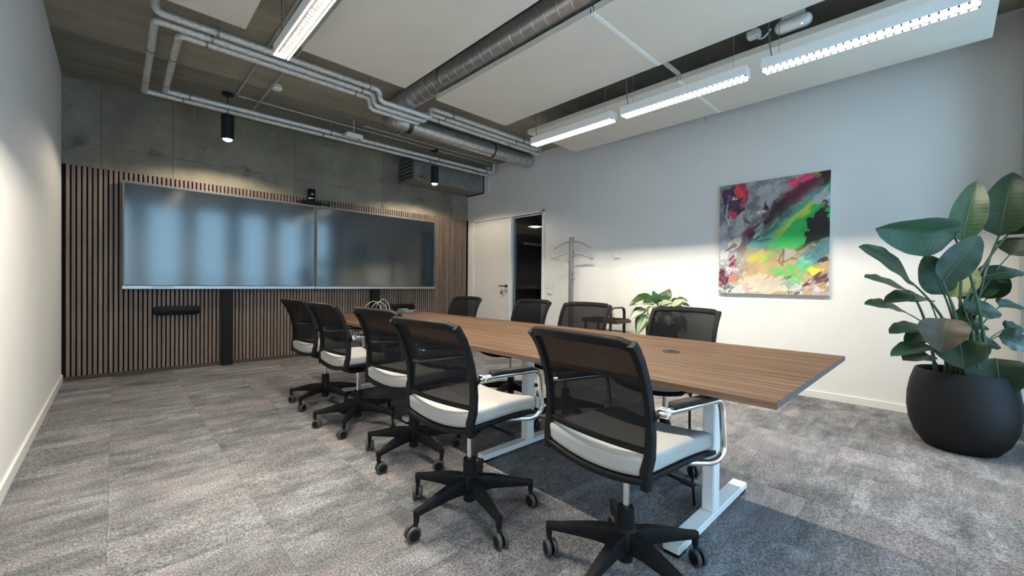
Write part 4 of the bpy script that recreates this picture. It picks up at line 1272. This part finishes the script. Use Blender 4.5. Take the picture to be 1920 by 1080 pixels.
# ---- dark wooden serving trolley with glasses
tr = empty('serving_trolley', (4.915, -3.265, 0), label='dark wooden side trolley with a rounded bentwood handle', cat='trolley')
MB().box((0, 0, 0.585), (0.33, 0.50, 0.012), 0.002, seg=1).build('tray_board', MAT['darkwood'], tr)
rim = [(0.165, 0.25), (-0.165, 0.25), (-0.165, -0.25), (0.165, -0.25)]
m = MB()
for s in (-1, 1):
    m.box((s*0.165, 0, 0.60), (0.012, 0.512, 0.05), 0.003, seg=1); m.box((0, s*0.25, 0.60), (0.318, 0.012, 0.05), 0.003, seg=1)
m.build('tray_rim', MAT['darkwood'], tr)
MB().box((0, 0, 0.22), (0.31, 0.48, 0.014), 0.002, seg=1).build('lower_shelf', MAT['darkwood'], tr)
hp = rounded([(-0.155, -0.165, 0.0), (-0.155, -0.165, 0.765), (0.155, -0.165, 0.765), (0.155, -0.165, 0.0)], 0.075, 8)
tg = []
for i in range(len(hp)):
    a = hp[max(0, i-1)]; b = hp[min(len(hp)-1, i+1)]
    tg.append((b-a).normalized())
MB().strip(hp, [(0, 1, 0)]*len(hp), [t_.cross(Vector((0, 1, 0))).normalized() for t_ in tg], 0.018, 0.010).build('bent_handle', MAT['darkwood'], tr)
for s in (-1, 1):
    MB().box((s*0.14, 0.215, 0.29), (0.026, 0.026, 0.58), 0.003, seg=1).build('leg', MAT['darkwood'], tr)
for k, (dx, dy) in enumerate(((-0.05, -0.06), (0.05, -0.02))):
    g = empty('drinking_glass', (4.915+dx, -3.265+dy-0.03, 0.5915), label='clear drinking glass on the dark trolley tray, '+('the one closer to the table', 'the one closer to the wall')[k], cat='glass', group='drinking glasses on the trolley')
    MB().lathe([(0.030, 0.004), (0.034, 0.10), (0.0325, 0.10), (0.028, 0.008), (0.0, 0.008)], 24, cap=False).build('tumbler', MAT['tumbler'], g, smooth=True, angle=40)
    MB().lathe([(0.030, 0.0), (0.030, 0.006)], 24).build('thick_base', MAT['tumbler'], g, smooth=True, angle=40)

# ================================================================ plants
def leaf_mesh(name, B, Tp, width, facing, mat, bow=0.12, fold=0.18, ripple=0.012, kind='paddle', seed=0, upsign=1.0):
    """leaf from B to Tp; returns mesh plus midrib points"""
    B, Tp = Vector(B), Vector(Tp)
    ax = Tp-B
    ln = ax.length
    mid = (B+Tp)/2
    view = (CAM-mid); view.z *= 0.3
    view.normalize()
    nrm = view*facing + Vector((0, 0, upsign))*math.sqrt(max(0, 1-facing*facing))
    a = ax.normalized()
    nrm = (nrm - a*nrm.dot(a)).normalized()
    side = a.cross(nrm).normalized()
    rr = random.Random(seed)
    nt_, ns = 12, 6
    ph = rr.uniform(0, 6)
    rows, ribs = [], []
    for i in range(nt_+1):
        t = i/nt_
        c = B + ax*t + nrm*(bow*ln*4*t*(1-t)*0.5) - Vector((0, 0, 1))*(0.04*ln*t*t)
        if kind == 'paddle':
            wv = (math.sin(PI*min(1, t**0.72))**0.62) if 0 < t < 1 else 0.0
        else:
            wv = (math.sin(PI*min(1, t**0.62))**0.85) if 0 < t < 1 else 0.0
        wv = max(wv, 0.035)
        row = []
        for j in range(ns+1):
            s = -1+2*j/ns
            edge = abs(s)
            row.append(c + side*(s*width/2*wv) + nrm*(edge*fold*width*wv*0.5 + ripple*edge**2*math.sin(t*19+ph+s*2)*wv))
        rows.append(row)
        ribs.append(c-nrm*0.001)
    bm = bmesh.new()
    R = [[bm.verts.new(p) for p in row] for row in rows]
    uvl = bm.loops.layers.uv.new('UVMap')
    for i in range(nt_):
        for j in range(ns):
            f = bm.faces.new((R[i][j], R[i][j+1], R[i+1][j+1], R[i+1][j]))
            for lp, (ii, jj) in zip(f.loops, ((i, j), (i, j+1), (i+1, j+1), (i+1, j))):
                lp[uvl].uv = (jj/ns, ii/nt_)
    me = bpy.data.meshes.new(name)
    bm.to_mesh(me); bm.free()
    me.materials.append(mat)
    me.shade_smooth()
    return me, ribs

BIG=[
 ((4.414, -6.284, 1.391),(3.969, -5.926, 1.459),0.209,0.90),
 ((4.521, -6.318, 1.369),(4.596, -6.383, 1.799),0.183,0.85),
 ((4.78, -6.496, 1.415),(4.848, -6.555, 1.874),0.211,0.90),
 ((4.244, -6.084, 1.095),(3.863, -5.854, 1.334),0.187,0.55),
 ((4.307, -6.09, 1.019),(3.982, -5.874, 1.137),0.170,0.40),
 ((4.245, -6.061, 0.889),(3.982, -5.877, 0.953),0.130,0.40),
 ((4.464, -6.241, 1.011),(4.344, -6.149, 1.291),0.148,0.85),
 ((4.254, -6.233, 1.096),(4.383, -6.393, 1.408),0.142,0.70),
 ((4.577, -6.267, 0.992),(4.671, -6.353, 1.242),0.147,0.80),
 ((4.582, -6.312, 0.982),(4.795, -6.445, 1.151),0.166,0.70),
 ((4.617, -6.414, 1.129),(4.748, -6.608, 1.174),0.133,0.35),
 ((4.902, -6.544, 1.433),(5.028, -6.633, 1.692),0.152,0.60),
 ((4.786, -6.546, 1.285),(4.843, -6.626, 1.403),0.122,0.60),
 ((4.433, -6.17, 0.973),(4.144, -5.962, 0.967),0.119,0.40),
 ((4.344, -6.157, 0.794),(4.103, -5.995, 0.76),0.104,0.30),
 ((4.357, -6.171, 0.722),(4.204, -6.066, 0.681),0.093,0.50),
 ((4.34, -6.182, 0.667),(4.067, -6.005, 0.617),0.090,0.40),
 ((4.292, -6.179, 0.608),(4.098, -6.062, 0.589),0.102,0.50),
 ((4.267, -6.248, 0.858),(4.161, -6.233, 0.656),0.152,0.85),
 ((4.276, -6.314, 0.726),(4.207, -6.333, 0.558),0.161,0.85),
 ((4.427, -6.305, 0.826),(4.555, -6.428, 0.82),0.127,0.60),
 ((4.458, -6.333, 0.925),(4.559, -6.5, 0.902),0.132,0.50),
 ((4.517, -6.393, 0.682),(4.585, -6.5, 0.681),0.091,0.45),
 ((4.63, -6.363, 0.661),(4.677, -6.407, 0.771),0.106,0.70),
 ((4.383, -6.474, 0.616),(4.315, -6.495, 0.398),0.182,0.90),
 ((4.547, -6.49, 0.746),(4.621, -6.618, 0.677),0.108,0.60),
 ((4.732, -6.529, 0.782),(4.836, -6.629, 0.776),0.091,0.40),
 ((4.675, -6.5, 0.934),(4.804, -6.623, 0.928),0.103,0.40),
 ((4.64, -6.376, 0.47),(4.514, -6.321, 0.642),0.106,0.70),
 ((4.795, -6.448, 0.983),(4.885, -6.503, 1.209),0.123,0.70),
]

PC = Vector((4.42, -6.33, 0))
bpn = empty('potted_plant', PC, label='tall broad-leaved plant in a round matte black pot', cat='plant')
MB().lathe([(0.0, 0.0), (0.150, 0.0), (0.178, 0.012), (0.222, 0.075), (0.252, 0.16), (0.264, 0.25), (0.262, 0.34), (0.248, 0.43), (0.228, 0.50), (0.222, 0.512), (0.214, 0.512), (0.212, 0.50), (0.222, 0.45)], 48, cap=False).build('pot', MAT['pot'], bpn, smooth=True, angle=50)
MB().lathe([(0.220, 0.452), (0.12, 0.463), (0.0, 0.468)], 32, cap=False).build('soil', MAT['soil'], bpn, smooth=True)
rp = random.Random(5)
for i, (B, Tp, wd, fc) in enumerate(BIG):
    B, Tp = Vector(B), Vector(Tp)
    for q in (B, Tp):
        if q.x > 4.80:
            k = (4.80-CAM.x)/(q.x-CAM.x)
            q.xyz = CAM+(q-CAM)*k
    b_, t_ = Vector(B)-PC, Vector(Tp)-PC
    mt = MAT['leaf']
    if i in (8, 23): mt = MAT['leaf_young']
    if i in (17, 18): mt = MAT['leaf_old']
    # keep the mesh in plant coordinates
    me, ribs = leaf_mesh('leaf', B, Tp, wd*{0: 1.32, 1: 0.98, 2: 1.1}.get(i, 1.28 if i < 8 else 1.55), min(0.93, fc+0.2), mt, bow=rp.uniform(0.02, 0.14), fold=rp.uniform(0.05, 0.35), ripple=0.005, seed=i, upsign=-0.8 if i in (0, 1, 2, 7, 24) else 1.0)
    for v in me.vertices: v.co -= PC
    lf = link('leaf', me, bpn)
    rb = [p-PC for p in ribs]
    nr = len(rb)
    MB().tube(rb, [0.0045*(1-0.8*k/nr)+0.0008 for k in range(nr)], 6).build('midrib', MAT['stem'], lf, smooth=True)
    ang = rp.uniform(0, 6.28); rad = rp.uniform(0.02, 0.13)
    root_p = Vector((math.cos(ang)*rad, math.sin(ang)*rad, 0.455))
    if b_.z < 0.60: root_p = Vector((b_.x*0.5, b_.y*0.5, 0.455))
    ctl = root_p.lerp(b_, 0.55); ctl.x = root_p.x*0.75+b_.x*0.25; ctl.y = root_p.y*0.75+b_.y*0.25
    ctl.z = max(ctl.z, 0.455+(b_.z-0.455)*0.65)
    sp_ = bez(root_p, ctl, b_, 10)
    th = 0.011 if wd > 0.14 else 0.007
    MB().tube(sp_, [th*(1-0.5*k/10) for k in range(11)], 8).build('stem', MAT['stem'], bpn, smooth=True)

SMALL=[
 ((4.8, -3.96, 0.917),(4.555, -3.796, 0.826),0.171,0.60,0),
 ((4.758, -3.99, 0.841),(4.557, -3.867, 0.852),0.120,0.60,1),
 ((4.689, -3.924, 0.786),(4.515, -3.828, 0.668),0.137,0.60,1),
 ((4.661, -3.94, 0.722),(4.556, -3.898, 0.506),0.147,0.70,1),
 ((4.688, -4.02, 0.814),(4.617, -4.009, 0.699),0.116,0.80,1),
 ((4.831, -3.991, 0.845),(4.796, -3.955, 0.996),0.103,0.80,0),
 ((4.896, -4.053, 0.888),(4.965, -4.075, 1.016),0.116,0.80,0),
 ((4.887, -3.975, 0.855),(4.922, -4.007, 0.984),0.073,0.70,0),
 ((4.79, -4.062, 0.849),(4.869, -4.165, 0.869),0.137,0.60,1),
 ((4.93, -4.113, 0.818),(5.017, -4.237, 0.899),0.154,0.60,1),
 ((5.046, -4.127, 0.888),(5.143, -4.22, 0.878),0.103,0.50,0),
 ((5.115, -4.152, 0.839),(5.229, -4.234, 0.815),0.077,0.40,0),
 ((4.988, -4.142, 0.799),(5.063, -4.214, 0.734),0.137,0.60,0),
 ((4.809, -4.11, 0.714),(4.791, -4.164, 0.601),0.117,0.70,1),
 ((4.95, -4.148, 0.71),(4.97, -4.198, 0.521),0.082,0.50,0),
 ((5.023, -4.177, 0.721),(5.063, -4.217, 0.528),0.082,0.50,0),
 ((4.694, -4.0, 0.713),(4.65, -3.988, 0.549),0.086,0.60,0),
 ((4.812, -4.001, 0.78),(4.914, -4.141, 0.724),0.154,0.60,0),
 ((4.735, -4.065, 0.815),(4.684, -4.074, 0.694),0.103,0.80,1),
]

PS = Vector((4.87, -4.03, 0))
spn = empty('potted_plant', PS, label='small variegated plant with pale leaves in a dark cylinder pot', cat='plant')
MB().lathe([(0.0, 0.0), (0.155, 0.0), (0.162, 0.01), (0.172, 0.60), (0.172, 0.615), (0.160, 0.615), (0.158, 0.56)], 36, cap=False).build('pot', MAT['pot'], spn, smooth=True, angle=50)
MB().lathe([(0.159, 0.575), (0.0, 0.585)], 28, cap=False).build('soil', MAT['soil'], spn, smooth=True)
for i, (B, Tp, wd, fc, va) in enumerate(SMALL):
    B, Tp = Vector(B), Vector(Tp)
    Tp.x = min(Tp.x, 5.13)
    me, ribs = leaf_mesh('leaf', B, Tp, wd, fc, MAT['leaf_var'] if va else MAT['leaf_dark'], bow=0.16, fold=0.15, ripple=0.004, kind='oval', seed=50+i)
    for v in me.vertices: v.co -= PS
    lf = link('leaf', me, spn)
    rb = [p-PS for p in ribs]
    MB().tube(rb, [0.003*(1-0.8*k/len(rb))+0.0006 for k in range(len(rb))], 6).build('midrib', MAT['stem'], lf, smooth=True)
    b_ = B-PS
    a = rp.uniform(0, 6.28)
    root_p = Vector((math.cos(a)*0.05, math.sin(a)*0.05, 0.578))
    MB().tube(bez(root_p, (root_p.x*0.6+b_.x*0.4, root_p.y*0.6+b_.y*0.4, max(b_.z, 0.66)+0.03), b_, 8), [0.006*(1-0.5*k/8) for k in range(9)], 7).build('stem', MAT['stem'], spn, smooth=True)

# ================================================================ curtain in the corner by the windows
cu = MB()
rows = []
for j in range(2):
    z = 0.015 + j*(2.98-0.015)
    rows.append([(4.93+0.255*i/40, -6.645+0.030*math.sin(i*1.25), z) for i in range(41)])
cu.grid([[Vector(a).lerp(Vector(b), k/10) for a, b in zip(rows[0], rows[1])] for k in range(11)])
for r_ in (0,):
    pass
cur = empty('curtain', (5.02, -6.645, 0), label='grey-blue folded curtain hanging in the corner by the windows', cat='curtain')
me = cu.mesh('fabric', MAT['curtain'], smooth=True)
for v in me.vertices: v.co -= Vector((5.02, -6.645, 0))
fb = link('fabric', me, cur)
sm = fb.modifiers.new('thickness', 'SOLIDIFY'); sm.thickness = 0.003
MB().box((-0.02, 0, 2.995), (0.38, 0.04, 0.03), 0.003, seg=1).build('curtain_rail', MAT['white_metal'], cur)
for k in range(7):
    MB().tube([(-0.15+0.05*k, 0.0, 2.955), (-0.15+0.05*k, 0.0, 2.985)], 0.004, 6).build('glider', MAT['white_plastic'], cur)
MB().box((-0.02, 0, (3.01+ZC)/2), (0.03, 0.03, ZC-3.01)).build('rail_bracket', MAT['white_metal'], cur)

# ================================================================ things in the dim room beyond
pl = empty('shade_lamp', (7.60, 0.5, 2.40), label='dark cone-shaped lamp in the dim room behind the glass', cat='pendant lamp')
MB().lathe([(0.19, 0.0), (0.13, 0.20), (0.03, 0.26), (0.02, 0.27)], 28, cap=False).build('shade', MAT['black_metal'], pl, smooth=True, angle=40)
MB().tube([(0, 0, 0.26), (0, 0, ZC-2.40)], 0.005, 8).build('cord', MAT['black'], pl)
MB().lathe([(0.17, 0.015), (0.0, 0.015)], 24, cap=False).build('diffuser', simple('dim_diffuser', (0.8, 0.8, 0.8), 0.5, emit=(1, 0.95, 0.85), es=0.7), pl)
ld = bpy.data.lights.new('shade_bulb', 'POINT'); ld.energy = 7.0; ld.color = (1, 0.9, 0.75); ld.shadow_soft_size = 0.05
lo = bpy.data.objects.new('shade_bulb', ld); lo.location = (0, 0, -0.06); C.objects.link(lo); lo.parent = pl
hb = empty('high_table', (7.9, 1.0, 0), label='wooden high table standing in the dim room behind the glass', cat='table')
MB().box((0, 0, 0.925), (1.8, 0.8, 0.04), 0.004).build('top', MAT['darkwood'], hb)
for sx in (-1, 1):
    for sy in (-1, 1):
        MB().box((sx*0.8, sy*0.33, 0.4525), (0.07, 0.05, 0.905), 0.004).build('leg', MAT['table'], hb)
ws = empty('projection_screen', (9.25, 2.17, 0), label='dark projection screen with a pale case on the far room wall', cat='screen')
MB().box((0, 0, 1.45), (1.1, 0.02, 1.5)).build('screen_cloth', MAT['felt'], ws)
MB().box((0.0, -0.02, 2.215), (0.70, 0.06, 0.06), 0.004).build('case', MAT['white_plastic'], ws)
bxs = empty('cardboard_tray', (7.75, 0.85, 0.945), label='pale low tray on the table in the dim room', cat='tray')
MB().box((0, 0, 0.005), (0.36, 0.24, 0.01)).box((0.175, 0, 0.04), (0.01, 0.24, 0.07)).box((-0.175, 0, 0.04), (0.01, 0.24, 0.07)).box((0, 0.115, 0.04), (0.34, 0.01, 0.07)).box((0, -0.115, 0.04), (0.34, 0.01, 0.07)).build('tray', MAT['grey_plastic'], bxs)
for yy in (-0.4, 0.9):
    q = empty('foil_pipe', (7.6, yy, ZC-0.12))
    MB().tube([(-2.2, 0, 0), (2.3, 0, 0)], 0.04, 12).build('pipe_run', MAT['foil'], q, smooth=True)
    for hx in (-1.5, 0.2, 1.9):
        MB().tube([(hx, 0, 0.03), (hx, 0, 0.12)], 0.005, 6).build('hanger_rod', MAT['steel'], q)
    tag(q, 'foil-wrapped pipe under the ceiling of the dim room, %s' % ('the one closer to the glass' if yy < 0 else 'the one farther from the glass'), 'pipe', 'foil pipes in the dim room')
